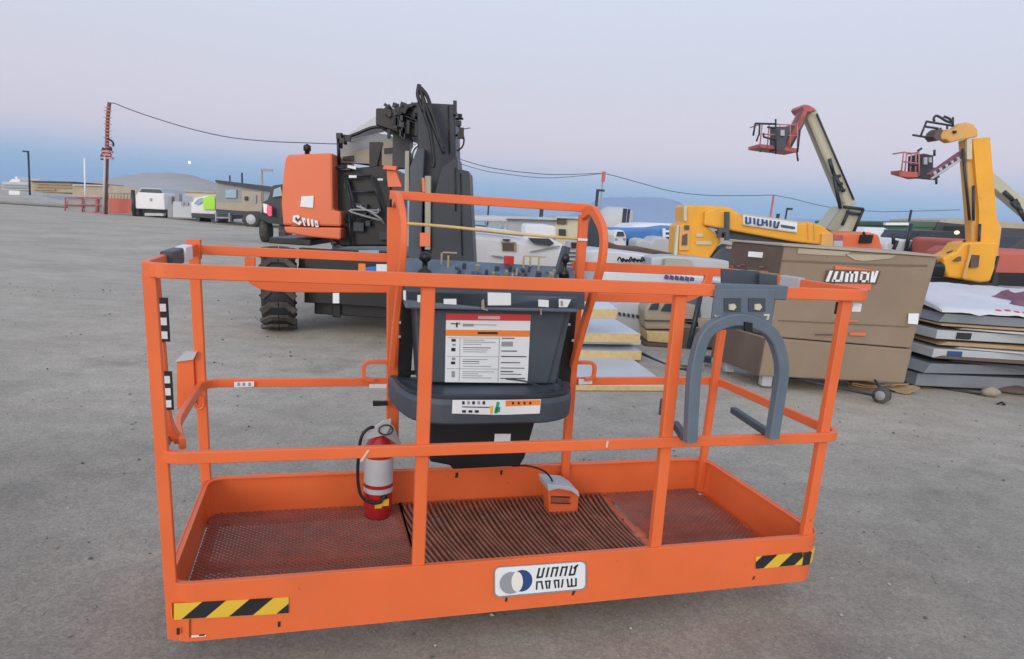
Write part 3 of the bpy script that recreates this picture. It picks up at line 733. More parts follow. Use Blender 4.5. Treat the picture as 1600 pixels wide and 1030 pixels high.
# foot pedal (loose on its cable, on the floor)
ft = thing('foot_pedal', 'small orange foot pedal with pale hood on the platform floor', 'foot pedal', Lc(1.52, .64, ZF))
mb = MB(); cbox(mb, [(856, 766), (858, 802), (880, 806), (903, 800), (905, 774), (895, 765), (872, 760)], .66, .74); mb.build('pedal_housing', 'orange', ft, bevel=.006)
mb = MB(); cbox(mb, [(855, 757), (857, 768), (872, 764), (893, 768), (906, 777), (904, 768), (890, 760)], .62, .75); mb.build('pedal_hood', 'beamlt', ft, bevel=.003)
mb = MB(); cbox(mb, [(862, 777), (862, 786), (889, 786), (889, 777)], .652, .66); mb.build('treadle', 'maroon', ft)
mb = MB()
for x, y in ((861, 776), (861, 786)): mb.tube([PF(x, y, .652), PF(x + 30, y + 1, .652)], .0025)
mb.build('treadle_rim', 'black', ft)
mb = MB(); mb.tube(cat_curve([PF(800, 728, .72), PF(825, 728, .68), PF(848, 735, .66), PF(860, 746, .66), PF(866, 760, .67)]), .0045); tag(mb.build('cable', 'black'), 'thin black cable curving from the console housing down to the foot pedal', 'cable')

# fire extinguisher
ex = thing('fire_extinguisher', 'red and silver fire extinguisher with black hose standing in the platform', 'fire extinguisher', Lc(.715, .74, ZF))
ec = Lc(.715, .74, ZF); er = .062
mb = MB(); mb.lathe([(0, 0), (0, er * .86), (.012, er * .9), (.05, er * .92)], ec, (0, 0, 1), 28); mb.lathe([(.05, er), (.15, er), (.155, er)], ec, (0, 0, 1), 28, 0)
mb.lathe([(.155, er), (.29, er), (.33, er * .93), (.36, er * .7), (.38, er * .35), (.395, er * .3), (.395, 0)], ec, (0, 0, 1), 28, 0); mb.lathe([(.05, er * .92), (.05, er)], ec, (0, 0, 1), 28)
mb.build('cylinder', mat('extinguisher_red', (.42, .02, .022, 1), .25, var=.06), ex)
mb = MB(); mb.lathe([(.165, er + .0012), (.285, er + .0012)], ec, (0, 0, 1), 28); mb.lathe([(.125, er + .002), (.148, er + .002)], ec, (0, 0, 1), 28); mb.build('body_label', mat('silver_label', (.5, .53, .57, 1), .35, var=.08), ex)
mb = MB()
for dz, h, sx_ in ((.09, .03, .026), (.075, .02, -.004), (.115, .012, .02)): mb.box(ec + E1 * sx_ - E2 * (er * .98) + V((0, 0, dz)), (.03, .012, h), 0 if h > .015 else 1, rz=YAW)
mb.build('flame_label', ['hyellow', 'ink'], ex)
mb = MB(); mb.box(ec + V((0, 0, .405)), (.05, .035, .03), rz=YAW); mb.prism([PF(x, y, .72) for x, y in [(586, 668), (590, 676), (622, 696), (627, 694), (616, 668), (608, 660)]], E2 * .02); mb.build('handle', 'steel', ex, bevel=.004)
mb = MB(); mb.prism([PF(x, y, .70) for x, y in [(566, 690), (586, 684), (604, 680), (610, 668), (612, 655), (600, 657), (578, 672)]], E2 * .012); mb.build('valve_lever', 'greylt', ex, bevel=.003)
mb = MB(); mb.tube(cat_curve([PF(x, y, v_) for x, y, v_ in [(596, 672, .73), (580, 668, .7), (566, 680, .69), (561, 705, .69), (559, 740, .69), (562, 768, .68), (572, 782, .67), (590, 786, .66), (603, 774, .67)]]), .007); mb.build('hose', 'black', ex)
mb = MB(); c = PF(603, 672, .69); mb.tube([c + E1 * (.03 * math.cos(t)) + V((0, 0, .022 * math.sin(t))) for t in [2 * math.pi * i / 16 for i in range(16)]], .003, closed=True); mb.build('safety_pin_ring', 'black', ex)

# ================================================================== BIG BOOM LIFT BEHIND THE PLATFORM
bl = thing('boom_lift', 'large orange and black boom lift with raised black boom behind the platform', 'boom lift', (-1.3, 8.3, 0))


def tyre(parent, c, R, wd, name='tyre', lugs=17, rim_m='orange2', yaw=13):
    c = V(c); mb = MB(); h = wd / 2; A0 = V((0, 0, 0)); tw = Matrix.Translation(c) @ Matrix.Rotation(math.radians(yaw), 4, 'Z') @ Matrix.Translation(-c)
    mb.lathe([(-h, R * .55), (-h * 1.0, R * .86), (-h * .85, R * .95), (0, R * .965), (h * .85, R * .95), (h, R * .86), (h, R * .55)], c, (1, 0, 0), 40)
    for k in range(lugs):
        t = 2 * math.pi * k / lugs
        for sg in (-1, 1):
            pts = []
            for u, dt in ((0.02, .10), (.45, .10), (.98, -.10)):
                a = t + dt + (0 if sg > 0 else .0); pts.append((c + V((sg * u * h, 0, 0)), a, u))
            path = [p + V((0, -math.cos(a) * R * (.975 - .03 * u), math.sin(a) * R * (.975 - .03 * u))) for p, a, u in pts]
            mb.sweep(path, sect(.034 * R * 2, .05 * R, .15), ref=(0, -math.cos(t), math.sin(t)), m=1)
    mb.v = [tw @ p for p in mb.v]; o = mb.build(name, ['ink', 'rubber'], parent)
    mb = MB(); mb.lathe([(-h * .9, R * .56), (-h * .5, R * .5), (-h * .4, R * .15), (-h * .6, R * .12), (-h * .6, 0)], c, (1, 0, 0), 24); mb.lathe([(h * .6, 0), (h * .6, R * .12), (h * .4, R * .15), (h * .5, R * .5), (h * .9, R * .56)], c, (1, 0, 0), 24)
    mb.v = [tw @ p for p in mb.v]; mb.build('rim', rim_m, o); return o


tyre(bl, (-2.56, 7.72, .48), .48, .37, yaw=17); tyre(bl, (-.86, 7.72, .48), .48, .37, yaw=17); tyre(bl, (-2.45, 10.6, .49), .49, .40); tyre(bl, (-.75, 10.6, .49), .49, .40)
mb = MB()
mb.box((-1.62, 9.3, .62), (1.25, 3.3, .55)); mb.box((-1.62, 8.0, .60), (1.5, .35, .3)); mb.box((-1.5, 7.95, .30), (1.35, .25, .22)); mb.box((-1.9, 7.80, .38), (.10, .02, .42), 0)
mb.box((-1.62, 10.6, .5), (1.4, .3, .25)); mb.box((-2.5, 8.6, 1.02), (.5, 1.3, .07)); mb.box((-1.72, 7.75, .83), (1.2, .12, .28))
mb.build('chassis', 'black', bl, bevel=.02)
mb = MB(); slab(mb, [(520, 458), (520, 474), (530, 474), (530, 458)], 7.635, .01); slab(mb, [(588, 413), (588, 429), (611, 429), (611, 413)], 7.635, .01); slab(mb, [(571, 418), (571, 429), (588, 429), (588, 416)], 7.635, .01, 1); slab(mb, [(560, 412), (560, 428), (571, 428), (571, 412)], 7.635, .01, 2)
slab(mb, [(560, 391), (562, 398), (592, 398), (592, 391)], 7.635, .01, 3); mb.build('chassis_label', ['label', 'blueink', 'oink', 'bglass'], bl)
# hood (turntable counterweight), with its own side thickness
mb = MB(); out_px = [(442, 352), (439, 318), (442, 275), (448, 243), (519, 239), (521, 290), (521, 328), (533, 331), (533, 355), (445, 342)]
slab(mb, [(442, 352), (439, 318), (441, 285), (444, 258), (446, 247), (450, 242), (519, 239), (520, 328), (533, 331), (533, 354)], 8.0, 1.2); mb.build('engine_hood', 'orange2', bl, bevel=.025)
mb = MB(); slab(mb, [(443, 354), (446, 364), (480, 370), (532, 375), (533, 356)], 7.98, 1.6); mb.build('hood_skirt', 'orange2', bl, bevel=.02)
mb = MB(); slab(mb, [(471, 307), (469, 323), (489, 325), (490, 306)], 7.985, .01); mb.build('hood_label', 'label', bl)
mb = MB()
for q in ([(458, 337), (457, 346), (468, 352), (472, 347), (465, 343), (469, 339), (466, 336)], [(471, 340), (475, 353), (478, 353), (477, 341)], [(479, 342), (481, 353), (484, 353), (483, 342)], [(485, 343), (487, 354), (490, 354), (489, 343)], [(491, 344), (493, 355), (498, 355), (496, 345)]): slab(mb, q, 7.965, .01)
for q in ([(462, 339), (461, 343), (465, 347), (467, 345)], [(475, 344), (477, 352), (478, 352)], [(493, 348), (494, 352), (496, 352)]): slab(mb, q, 7.955, .01, 1)
mb.build('hood_lettering', ['label', 'ink'], bl)
mb = MB(); p = at(480, 236, 8.4); mb.lathe([(-.06, .03), (.0, .03), (.0, .045), (.06, .045), (.085, 0)], p, (0, 0, 1), 12); mb.build('beacon', 'black', bl)
# black engine bay
mb = MB(); slab(mb, [(519, 375), (522, 258), (560, 262), (600, 258), (612, 262), (612, 385), (534, 385)], 8.25, 1.4); mb.build('engine_bay', 'black', bl, bevel=.02)
mb = MB()
for a, b in (((537, 275), (556, 345)), ((541, 275), (560, 340)), ((580, 275), (598, 330)), ((556, 345), (598, 330)), ((537, 275), (580, 275)), ((520, 262), (540, 262)), ((546, 300), (585, 300)), ((530, 330), (548, 350)), ((545, 330), (548, 385))):
    bar(mb, a, b, 8.15, .014)
mb.build('guard_frame', 'char', bl)
mb = MB(); random.seed(11)
for k in range(9):
    x = random.uniform(528, 604); y = random.uniform(262, 372); mb.box(at(x, y, 8.2), (random.uniform(.04, .2), .1, random.uniform(.03, .14)), 0)
for k in range(3): mb.tube(cat_curve([at(random.uniform(540, 600), random.uniform(320, 350), 8.12), at(random.uniform(545, 600), random.uniform(325, 345), 8.05), at(random.uniform(545, 600), random.uniform(315, 345), 8.12)]), .012, 1)
mb.build('engine_fittings', ['char', 'grey'], bl)
mb = MB()
for q in ([(545, 274), (545, 278), (557, 278), (557, 274)], [(590, 279), (590, 282), (598, 282), (598, 279)], [(543, 258), (543, 262), (556, 265), (556, 260)]): slab(mb, q, 8.10, .02)
mb.build('bay_label', 'label', bl)
# platform-side lights and rods
mb = MB()
for a, b in (((528, 208), (530, 258)), ((530, 212), (545, 214)), ((533, 208), (533, 232)), ((538, 214), (540, 226))): bar(mb, a, b, 8.2, .02)
for x, y in ((530, 213), (535, 220), (544, 217)): mb.box(at(x, y, 8.18), (.06, .06, .06))
mb.build('work_lamp', 'black', bl)
# lower boom lying back, tan/grey side plates
mb = MB(); slab(mb, [(530, 238), (527, 226), (560, 215), (590, 208), (612, 212), (614, 262), (530, 250)], 8.5, .5); mb.build('boom_cradle', 'grey', bl, bevel=.01)
mb = MB(); slab(mb, [(529, 254), (532, 242), (580, 232), (580, 256)], 8.44, .06); slab(mb, [(596, 225), (622, 218), (622, 258), (597, 260)], 8.42, .06); mb.build('cradle_panel', 'tan', bl)
mb = MB(); slab(mb, [(535, 250), (536, 245), (552, 243), (552, 252)], 8.41, .02); slab(mb, [(577, 222), (577, 262), (588, 262), (598, 222)], 8.40, .03); slab(mb, [(600, 232), (600, 240), (620, 238), (620, 230)], 8.40, .03); mb.build('cradle_opening', 'black', bl)
mb = MB(); mb.prism([at(x, y, 9.0) for x, y in [(538, 213), (560, 198), (588, 181), (600, 178), (600, 196), (570, 204), (548, 216)]], (0, .5, 0)); mb.build('upper_boom', 'greylt', bl, bevel=.01)
mb = MB()
mb.tube(cat_curve([at(x, y, 8.4) for x, y in [(540, 216), (560, 208), (585, 199), (620, 200), (655, 204)]]), .02); mb.tube(cat_curve([at(x, y, 7.3) for x, y in [(642, 260), (645, 235), (658, 225), (674, 228), (681, 240)]]), .018, 1)
for k in range(7): mb.tube(cat_curve([at(598 + k * 8, 185 + (k % 3) * 4, 7.6), at(620 + k * 5, 178 + (k * 7) % 12, 7.5), at(655, 190 + k * 5, 7.4)]), .013)
mb.build('hose', ['black', 'steel'], bl)
# knuckle head at the top
mb = MB(); slab(mb, [(587, 196), (587, 169), (600, 169), (602, 173), (640, 171), (655, 165), (668, 162), (668, 212), (640, 214), (606, 202)], 7.5, .7); mb.build('knuckle', 'black', bl, bevel=.015)
mb = MB(); random.seed(5)
for k in range(70):
    x = random.uniform(604, 668); y = 168 + random.uniform(-3, 12) - (x - 604) * .06; mb.box(at(x, y, random.uniform(7.38, 7.6)), (random.uniform(.02, .06), .05, random.uniform(.02, .07)), 0, rot=Matrix.Rotation(random.uniform(-1, 1), 3, 'Y'))
for k in range(16):
    x = random.uniform(606, 660); y = random.uniform(182, 212); mb.box(at(x, y, 7.42), (.03, .05, random.uniform(.05, .16)), k % 2)
mb.build('knuckle_fittings', ['black', 'char'], bl)
mb = MB(); slab(mb, [(613, 262), (614, 205), (632, 208), (640, 214), (640, 262)], 7.7, .3); mb.build('lift_cylinder', 'char', bl)
# boom mast: nested sections
mb = MB(); slab(mb, [(652, 410), (652, 164), (664, 160), (672, 161), (710, 163), (712, 240), (712, 410)], 7.1, .8); mb.build('boom_section', 'char', bl, bevel=.015)
mb = MB(); slab(mb, [(675, 420), (672, 330), (690, 262), (714, 244), (716, 268), (718, 264), (733, 268), (741, 420)], 6.9, .8); mb.build('boom_section', 'char', bl, bevel=.015)
mb = MB(); slab(mb, [(708, 178), (708, 157), (713, 157), (713, 180)], 7.05, .1); mb.build('boom_cap', 'black', bl)
mb = MB(); slab(mb, [(638, 410), (640, 262), (652, 232), (664, 232), (662, 262), (658, 410)], 6.95, .3); mb.build('jib_link', 'slate', bl, bevel=.01)
mb = MB(); slab(mb, [(632, 300), (633, 236), (639, 236), (639, 300)], 7.0, .2); slab(mb, [(606, 292), (604, 264), (616, 263), (628, 292)], 7.0, .2, 1); slab(mb, [(664, 390), (664, 275), (673, 275), (672, 390)], 6.85, .1, 0); slab(mb, [(660, 300), (659, 278), (663, 278), (664, 300)], 6.84, .05, 1); slab(mb, [(600, 258), (598, 264), (618, 266), (620, 260)], 6.95, .1, 1)
slab(mb, [(656, 385), (656, 364), (672, 364), (672, 385)], 6.84, .05, 1)
mb.build('side_plate', ['bonedk', 'orange2'], bl)
mb = MB()
for pts in ([(655, 133), (660, 150), (672, 185), (684, 215), (694, 240)], [(658, 138), (668, 152), (678, 185), (688, 222)], [(660, 150), (664, 180), (672, 205), (678, 250), (676, 262)], [(668, 162), (680, 190), (690, 222), (692, 232)], [(655, 132), (653, 150), (662, 175)]):
    mb.tube(cat_curve([at(x, y, 6.85) for x, y in pts]), .02)
mb.build('cable_bundle', 'black', bl)
mb = MB()
for x, y, r in ((717, 193, .025), (719, 182, .02), (721, 204, .025), (720, 212, .03)): mb.box(at(x, y, 7.2), (r * 2, .08, r * 2))
for a, b in (((712, 186), (724, 186)), ((712, 213), (723, 205)), ((716, 195), (723, 212))): bar(mb, a, b, 7.2, .01)
mb.tube(cat_curve([at(x, y, 7.2) for x, y in [(723, 208), (725, 220), (722, 230), (714, 236)]]), .009); mb.build('sensor_bracket', 'black', bl)
mb = MB(); bar(mb, (711, 262), (712, 330), 6.88, .006); bar(mb, (700, 165), (702, 240), 7.08, .006); bar(mb, (719, 270), (722, 400), 6.88, .006); mb.build('seam', 'black', bl)

# ================================================================== LEFT BACKGROUND
def simple(name, label, cat, px, Y, thick, m, group=None, bevel=.02):
    mb = MB(); slab(mb, px, Y, thick); return tag(mb.build(name, m, bevel=bevel), label, cat, group)


def box_thing(name, label, cat, px, Y, thick, m, group=None, bevel=.02):
    """Empty at the base with a body part; returns the root"""
    mb = MB(); slab(mb, px, Y, thick); xs = [p.x for p in mb.v]; r = thing(name, label, cat, (sum(xs) / len(xs), Y + thick / 2, 0), group); mb.build('body', m, r, bevel=bevel); return r


def part(root, name, quads, Y, thick, m, floor=True, bevel=0):
    mb = MB()
    for q in quads: slab(mb, q, Y, thick, floor=floor)
    return mb.build(name, m, root, bevel=bevel)


def R4(x0, y0, x1, y1, k=.022): return [(x0, y0), (x0, y1), (x1, y1 + (x1 - x0) * k), (x1, y0 + (x1 - x0) * k)]


simple('road_berm', 'long low grey earth berm at the far left edge of the yard', 'berm', [(-120, 302), (-120, 330), (104, 334), (104, 314), (60, 305)], 50, 5, 'grey', bevel=.5)
b = box_thing('site_building', 'low white building with banded front, leftmost on the horizon', 'building', R4(3, 284, 46, 297), 75, 8, 'greylt')
part(b, 'band', [R4(3, 288, 46, 289.3), R4(3, 292, 46, 293.3)], 74.8, .1, 'gink')
b = box_thing('water_tank', 'small white domed tank above the low white building', 'tank', [(14, 284), (18, 280), (24, 280), (23, 276), (27, 276), (27, 280), (31, 280), (31, 285), (31, 310), (14, 310)], 84, 4, 'white')
b = box_thing('site_building', 'low tan building with shuttered brown front beside the thin black light pole', 'building', R4(48, 283.5, 113, 300), 72, 9, 'tan')
part(b, 'shutter', [R4(55, 286, 111, 288), R4(55, 291, 111, 292.5), R4(52, 295, 86, 297)], 71.8, .1, 'cardlt'); part(b, 'roof', [R4(47, 282.5, 114, 284)], 71.7, 9.6, 'roof')
b = box_thing('boundary_wall', 'long pale tan wall behind the tall utility pole', 'wall', [(113, 289), (113, 312), (232, 316), (232, 297), (180, 290)], 66, 1, 'tan'); part(b, 'coping', [R4(113, 288, 168, 290)], 65.8, 1.3, 'greylt')
b = box_thing('boundary_wall', 'long cream wall in front of the rocky hill', 'wall', R4(232, 296, 337, 318, .035), 62, 1, 'cream'); part(b, 'coping', [R4(255, 297, 335, 299, .035)], 61.8, 1.3, 'tan')


def pole(name, label, top, base_y, Y, r, m, head=None, group=None, lean=0):
    a = at(*top, Y); bse = V((a.x + lean, Y, 0)); root = thing(name, label, 'pole', bse, group); mb = MB(); mb.tube([bse, a], r, seg=8); mb.build('shaft', m, root)
    if head: mb = MB(); mb.box(a + V((head, 0, -.05)), (abs(head) * 2, .15, .12)); mb.build('lamp_head', m, root)
    return root


pole('light_pole', 'thin black light pole in front of the low tan building at left', (44, 236), 297, 52, .07, 'char', head=-.2, lean=-.25)
pole('flag_pole', 'slim white pole between the tan building and the tall utility pole', (132, 247), 305, 52, .06, 'white', lean=-.25)
pole('light_pole', 'thin pole above the tan trailer, tallest of three right of the hill', (409, 264), 320, 38, .06, 'grey', head=.3)
pole('light_pole', 'thin dark pole over the left end of the tan trailer roof', (359, 274), 300, 44, .05, 'char')
pole('light_pole', 'thin dark pole over the middle of the tan trailer roof', (378, 270), 300, 44, .06, 'char')

# tall utility pole with insulators
up = thing('utility_pole', 'tall leaning reddish timber utility pole with insulators at left', 'utility pole', G(166, 335)); Yp = 42
mb = MB(); pth = cat_curve([at(x, y, Yp) for x, y in [(165.5, 336), (166, 290), (167, 245), (167.5, 215), (168.5, 185), (171, 160)]]); pth[0].z = 0
mb.tube(pth, .11); mb.build('shaft', 'wood', up)
mb = MB(); mb.tube([at(161.5, 333, Yp - .2), at(164, 245, Yp - .2)], .07); mb.build('conduit', 'beamlt', up)
mb = MB()
for k in range(15): p = at(168 + .2 * (k % 3), 168 + k * 5.2, Yp - .1); mb.box(p, (.3 + .1 * (k % 2), .12, .05), rz=.2)
for y, wd in ((237, .55), (242, .4), (247, .6)): mb.box(at(167.5, y, Yp - .1), (wd * 1.2, .2, .12))
mb.build('step_iron', 'pinkrail', up)
for x, y in ((160, 250), (173, 238), (171, 245), (162, 240)): mb = MB(); mb.lathe([(0, 0), (0, .12), (.15, .08), (.2, .12), (.35, .05), (.35, 0)], at(x, y, Yp - .1), (0, 0, 1), 8); mb.build('insulator', 'char', up)
mb = MB(); mb.tube(cat_curve([at(x, y, Yp - .1) for x, y in [(170, 218), (174, 220), (177, 224), (177, 229)]]), .06); mb.build('bracket_arm', 'black', up)


def wire(pts, Ys, label, r=.03):
    r *= .75
    mb = MB(); n = len(pts); mb.tube(cat_curve([at(x, y, Ys[0] + (Ys[1] - Ys[0]) * i / (n - 1)) for i, (x, y) in enumerate(pts)], 5), r, seg=5); return tag(mb.build('power_line', 'char'), label, 'power line')


wire([(171, 161), (180, 162), (200, 170), (240, 184), (300, 202), (360, 215), (420, 221), (480, 223.5), (530, 225), (600, 222), (735, 200)], (42, 40), 'sagging power line from the tall utility pole to behind the black boom', .035)
wire([(600, 210), (738, 255), (790, 266), (830, 270.5), (870, 273), (943, 271)], (44, 50), 'upper power line right of the black boom', .03)
wire([(600, 215), (735, 261), (790, 272), (850, 278), (900, 275.5), (943, 271)], (44, 50), 'lower power line right of the black boom', .025)
wire([(943, 271), (960, 275), (1000, 286), (1050, 299), (1100, 305), (1150, 306), (1209, 305)], (50, 60), 'power line between the two thin red poles', .035)
wire([(1209, 305), (1240, 311), (1280, 321), (1320, 327), (1360, 330), (1392, 331), (1500, 328)], (60, 66), 'power line running right from the second thin red pole behind the bone boom', .035)
u2 = pole('utility_pole', 'thin pole behind the platform hoop carrying the middle power lines', (943, 270), 340, 50, .07, 'grey'); mb = MB(); mb.box(at(943, 276, 49.9), (.25, .1, .7)); mb.build('insulator', 'redw', u2)
u3 = pole('utility_pole', 'thin reddish pole behind the long yellow boom', (1209, 305), 360, 60, .09, 'redw')
pole('light_pole', 'short black pole just left of the mountain', (934, 296), 330, 40, .09, 'char', head=.2)
pole('light_pole', 'thin dark pole seen through the left of the hoop', (764, 312), 360, 30, .04, 'char')
pole('light_pole', 'black pole seen through the middle of the hoop', (847, 318), 360, 30, .09, 'char')
pole('light_pole', 'left of two black poles beside the grey silo', (977, 326), 360, 30, .10, 'char')
pole('light_pole', 'right of two black poles beside the grey silo', (983, 327), 360, 30, .06, 'char')
pole('light_pole', 'short black pole above the yellow boom, nearest its white sign', (1216, 334), 360, 40, .10, 'char')
pole('light_pole', 'thin black pole with a round head above the yellow boom', (1230, 325), 360, 40, .05, 'char', head=.15)
pole('light_pole', 'thin black pole above the dark green shed', (1424, 328), 380, 30, .05, 'char')

# moon
mb = MB(); mb.lathe([(-6, 0), (-4.2, 4.2), (0, 6), (4.2, 4.2), (6, 0)], at(296, 254, 3200), (0, 1, 0), 20); tag(mb.build('moon', 'moon'), 'small pale full moon low in the blue band above the hill', 'moon')

# barriers
b = thing('crowd_barrier', 'grey and red mesh barrier panels left of the tall utility pole', 'barrier', G(132, 333)); mb = MB()
for x0, x1 in ((102, 129), (129, 150), (152, 160)):
    Yb = 43.5
    for a, c in (((x0, 309), (x0, 334)), ((x1, 309.5), (x1, 334.5)), ((x0, 309), (x1, 309.5)), ((x0, 332), (x1, 332.5)), ((x0, 320), (x1, 321))): bar(mb, a, c, Yb, .05)
mb.build('frame', 'redw', b); part(b, 'mesh_panel', [R4(106, 311, 128, 332), R4(131, 311, 149, 332), R4(152, 311, 160, 332)], 43.6, .04, 'grey')
b = box_thing('plastic_barrier', 'solid red barrier panel right of the tall utility pole', 'barrier', R4(169, 310, 208, 333), 43, .3, 'redbar')
mb = MB()
for k in range(8): bar(mb, (169 + k * 5, 302), (169 + k * 5, 311), 43.1, .03)
bar(mb, (168, 302), (207, 303), 43.1, .04); mb.build('railing', 'bonedk', b)
# white box truck
t = box_thing('box_truck', 'white truck seen from behind between the red barrier and the grey trailer', 'truck', [(211, 326), (211, 306), (216, 300), (256, 302), (258, 328)], 42, 4, 'white', bevel=.06)
part(t, 'cab_top', [[(214, 303), (219, 293), (252, 294.5), (257, 306)]], 42.1, 3.0, 'greylt', bevel=.05); part(t, 'windscreen', [[(217, 302), (221, 295), (250, 296.2), (254, 304)]], 42.02, .1, 'glass'); part(t, 'rear_frame', [[(210, 326), (211, 336), (225, 339), (259, 341), (259, 327)]], 42.4, 3, 'black')
part(t, 'bumper', [R4(226, 333, 255, 337)], 41.8, .3, 'greylt'); part(t, 'logo', [R4(234, 310, 237, 314)], 41.95, .05, 'gink')
for x in (215, 262): mb = MB(); c = at(x, 333, 42.8); c.z = .45; mb.lathe([(-.15, 0), (-.15, .45), (.15, .45), (.15, 0)], c, (1, 0, 0), 16); mb.build('wheel', 'rubber', t)
pole('gate_post', 'short dark post beside the white truck, capped with a knob', (207.5, 297), 335, 42, .12, 'char')
t = box_thing('cargo_trailer', 'small plain grey white trailer right of the white truck', 'trailer', R4(270, 315, 300, 340), 40.5, 3, 'greylt')
part(t, 'hatch', [R4(283, 315.5, 287, 321), R4(290, 315.5, 294, 321)], 40.4, .06, 'gink'); part(t, 'top_clutter', [R4(263, 307, 268, 319), R4(273, 303, 280, 315), R4(262, 319, 270, 340)], 40.9, .4, 'grey')
t = box_thing('camper_van', 'white rounded trailer with a bright lime end panel on a flatbed', 'trailer', [(298, 335), (298, 318), (304, 310), (320, 306), (335, 306), (338, 328), (338, 337)], 40, 3, 'white', bevel=.1)
part(t, 'lime_panel', [[(318, 328), (316, 310), (330, 305), (336, 309), (336, 328)]], 39.9, .08, 'lime', bevel=.03); part(t, 'window', [[(303, 318), (309, 311), (316, 309), (317, 316), (309, 320)]], 39.92, .05, 'bglass')
part(t, 'underframe', [[(299, 333), (299, 338), (340, 343), (358, 342), (358, 336)], R4(306, 340, 312, 346), R4(330, 341, 340, 347)], 39.6, 2.4, 'char')
t = thing('flatbed_trailer', 'tan house-like trailer body on a dark flatbed with one spare wheel', 'trailer', at(375, 330, 38) * V((1, 1, 0)) if False else V((at(375, 330, 38).x, 39, 0)))
part(t, 'body', [[(337, 282), (337, 330), (412, 335), (440, 336), (440, 300), (420, 293)]], 38, 3, 'grey', bevel=.05)
part(t, 'roof', [[(336, 281), (337, 285), (440, 302), (440, 297), (420, 291)]], 37.8, 3.3, 'roof'); part(t, 'side_panel', [[(378, 297), (378, 326), (408, 330), (408, 301)]], 37.9, .1, 'tan'); part(t, 'window', [R4(352, 296, 369, 309)], 37.88, .1, 'bglass')
part(t, 'door', [R4(396, 304, 400, 318)], 37.8, .08, 'gink'); part(t, 'vent', [R4(382, 307, 387, 313)], 37.8, .08, 'ink'); part(t, 'wall_band', [[(338, 316), (338, 327), (412, 332), (412, 318)]], 37.85, .1, 'tan')
part(t, 'flatbed', [[(337, 327), (338, 333), (440, 342), (440, 334)]], 37.5, 3.4, 'char'); part(t, 'stair_frame', [R4(336, 333, 338, 346), R4(357, 333, 359, 347), R4(338, 339, 358, 341)], 37.3, .3, 'grey')
mb = MB(); c = at(394, 343, 37.2); mb.lathe([(-.2, 0), (-.2, .3), (-.2, .45), (.2, .45), (.2, 0)], c, (0, 1, 0), 20); o = mb.build('wheel', 'rubber', t); mb = MB(); mb.lathe([(-.23, 0), (-.23, .26), (-.2, .27)], c, (0, 1, 0), 16); mb.build('rim', 'greylt', o)
t = box_thing('pickup_truck', 'dark pickup with a glowing red tail lamp just left of the orange hood', 'truck', [(408, 345), (410, 316), (418, 312), (426, 290), (440, 288), (446, 290), (452, 345)], 24, 3, 'char', bevel=.02); part(t, 'window', [[(428, 296), (438, 292), (441, 306), (426, 308)]], 23.9, .08, 'bglass')
part(t, 'bumper', [[(398, 330), (404, 340), (420, 349), (448, 352), (448, 343), (420, 338)]], 23.8, .5, 'black'); part(t, 'tail_lamp', [[(417, 320), (416, 332), (419, 338), (424, 338), (424, 323)]], 23.7, .1, 'pink', bevel=.02); part(t, 'body_panel', [[(411, 318), (412, 332), (418, 334), (418, 320)]], 23.75, .1, 'label')
for x in (416, 446): mb = MB(); c = at(x, 350, 24.2); c.z = .38; mb.lathe([(-.13, 0), (-.13, .38), (.13, .38), (.13, 0)], c, (1, 0, 0), 16); mb.build('wheel', 'rubber', t)

# ================================================================== MIDDLE BACKGROUND
h = thing('covered_boat', 'big white boat hull seen through the platform hoop, with a small grille', 'boat', (at(800, 400, 13).x, 13, 0))
mb = MB(); slab(mb, [(700, 450), (700, 358), (737, 359), (790, 365), (824, 371), (860, 372), (884, 385), (900, 412), (900, 470)], 12, 3.5); mb.build('hull', 'white', h, bevel=.15)
part(h, 'cabin', [[(819, 373), (820, 352), (824, 351), (857, 352), (869, 354), (869, 374)]], 12.3, 2, 'white', bevel=.04); part(h, 'grille', [R4(785, 380, 803, 392)], 11.97, .05, 'carddk'); part(h, 'grille_frame', [R4(783, 378, 806, 380), R4(803, 380, 807, 393)], 11.96, .05, 'stone')
part(h, 'stripe', [[(738, 360), (738, 361.5), (790, 367), (818, 370), (818, 368.5)]], 11.96, .05, 'bluetarp'); part(h, 'deck_gear', [[(825, 372), (833, 380), (860, 384), (866, 380), (858, 373)], [(785, 374), (787, 376), (797, 376), (797, 374)]], 11.9, .12, 'char'); part(h, 'crease', [[(828, 393), (830, 394), (876, 386), (874, 384)], [(768, 399), (780, 403), (800, 404), (780, 400)]], 11.95, .05, 'gink')
h = thing('motor_boat', 'small white motor boat with pale blue windows behind the big white hull', 'boat', (at(760, 350, 20).x, 20, 0))
mb = MB(); slab(mb, [(700, 380), (700, 352), (740, 352), (790, 358), (793, 380)], 19, 2); mb.build('hull', 'white', h, bevel=.05)
part(h, 'window_strip', [R4(736, 346, 758, 351), R4(762, 352, 782, 357)], 18.8, .2, 'bglass'); part(h, 'canopy', [R4(730, 338, 792, 346)], 19, 1.6, 'greylt', bevel=.04); part(h, 'strut', [R4(758, 345, 761, 354), R4(784, 346, 787, 358), R4(792, 345, 794, 362)], 18.9, .1, 'gink')
b = thing('site_building', 'pale cream building with a dark upper window right of the white boat cabin', 'building', (at(890, 350, 22).x, 23, 0))
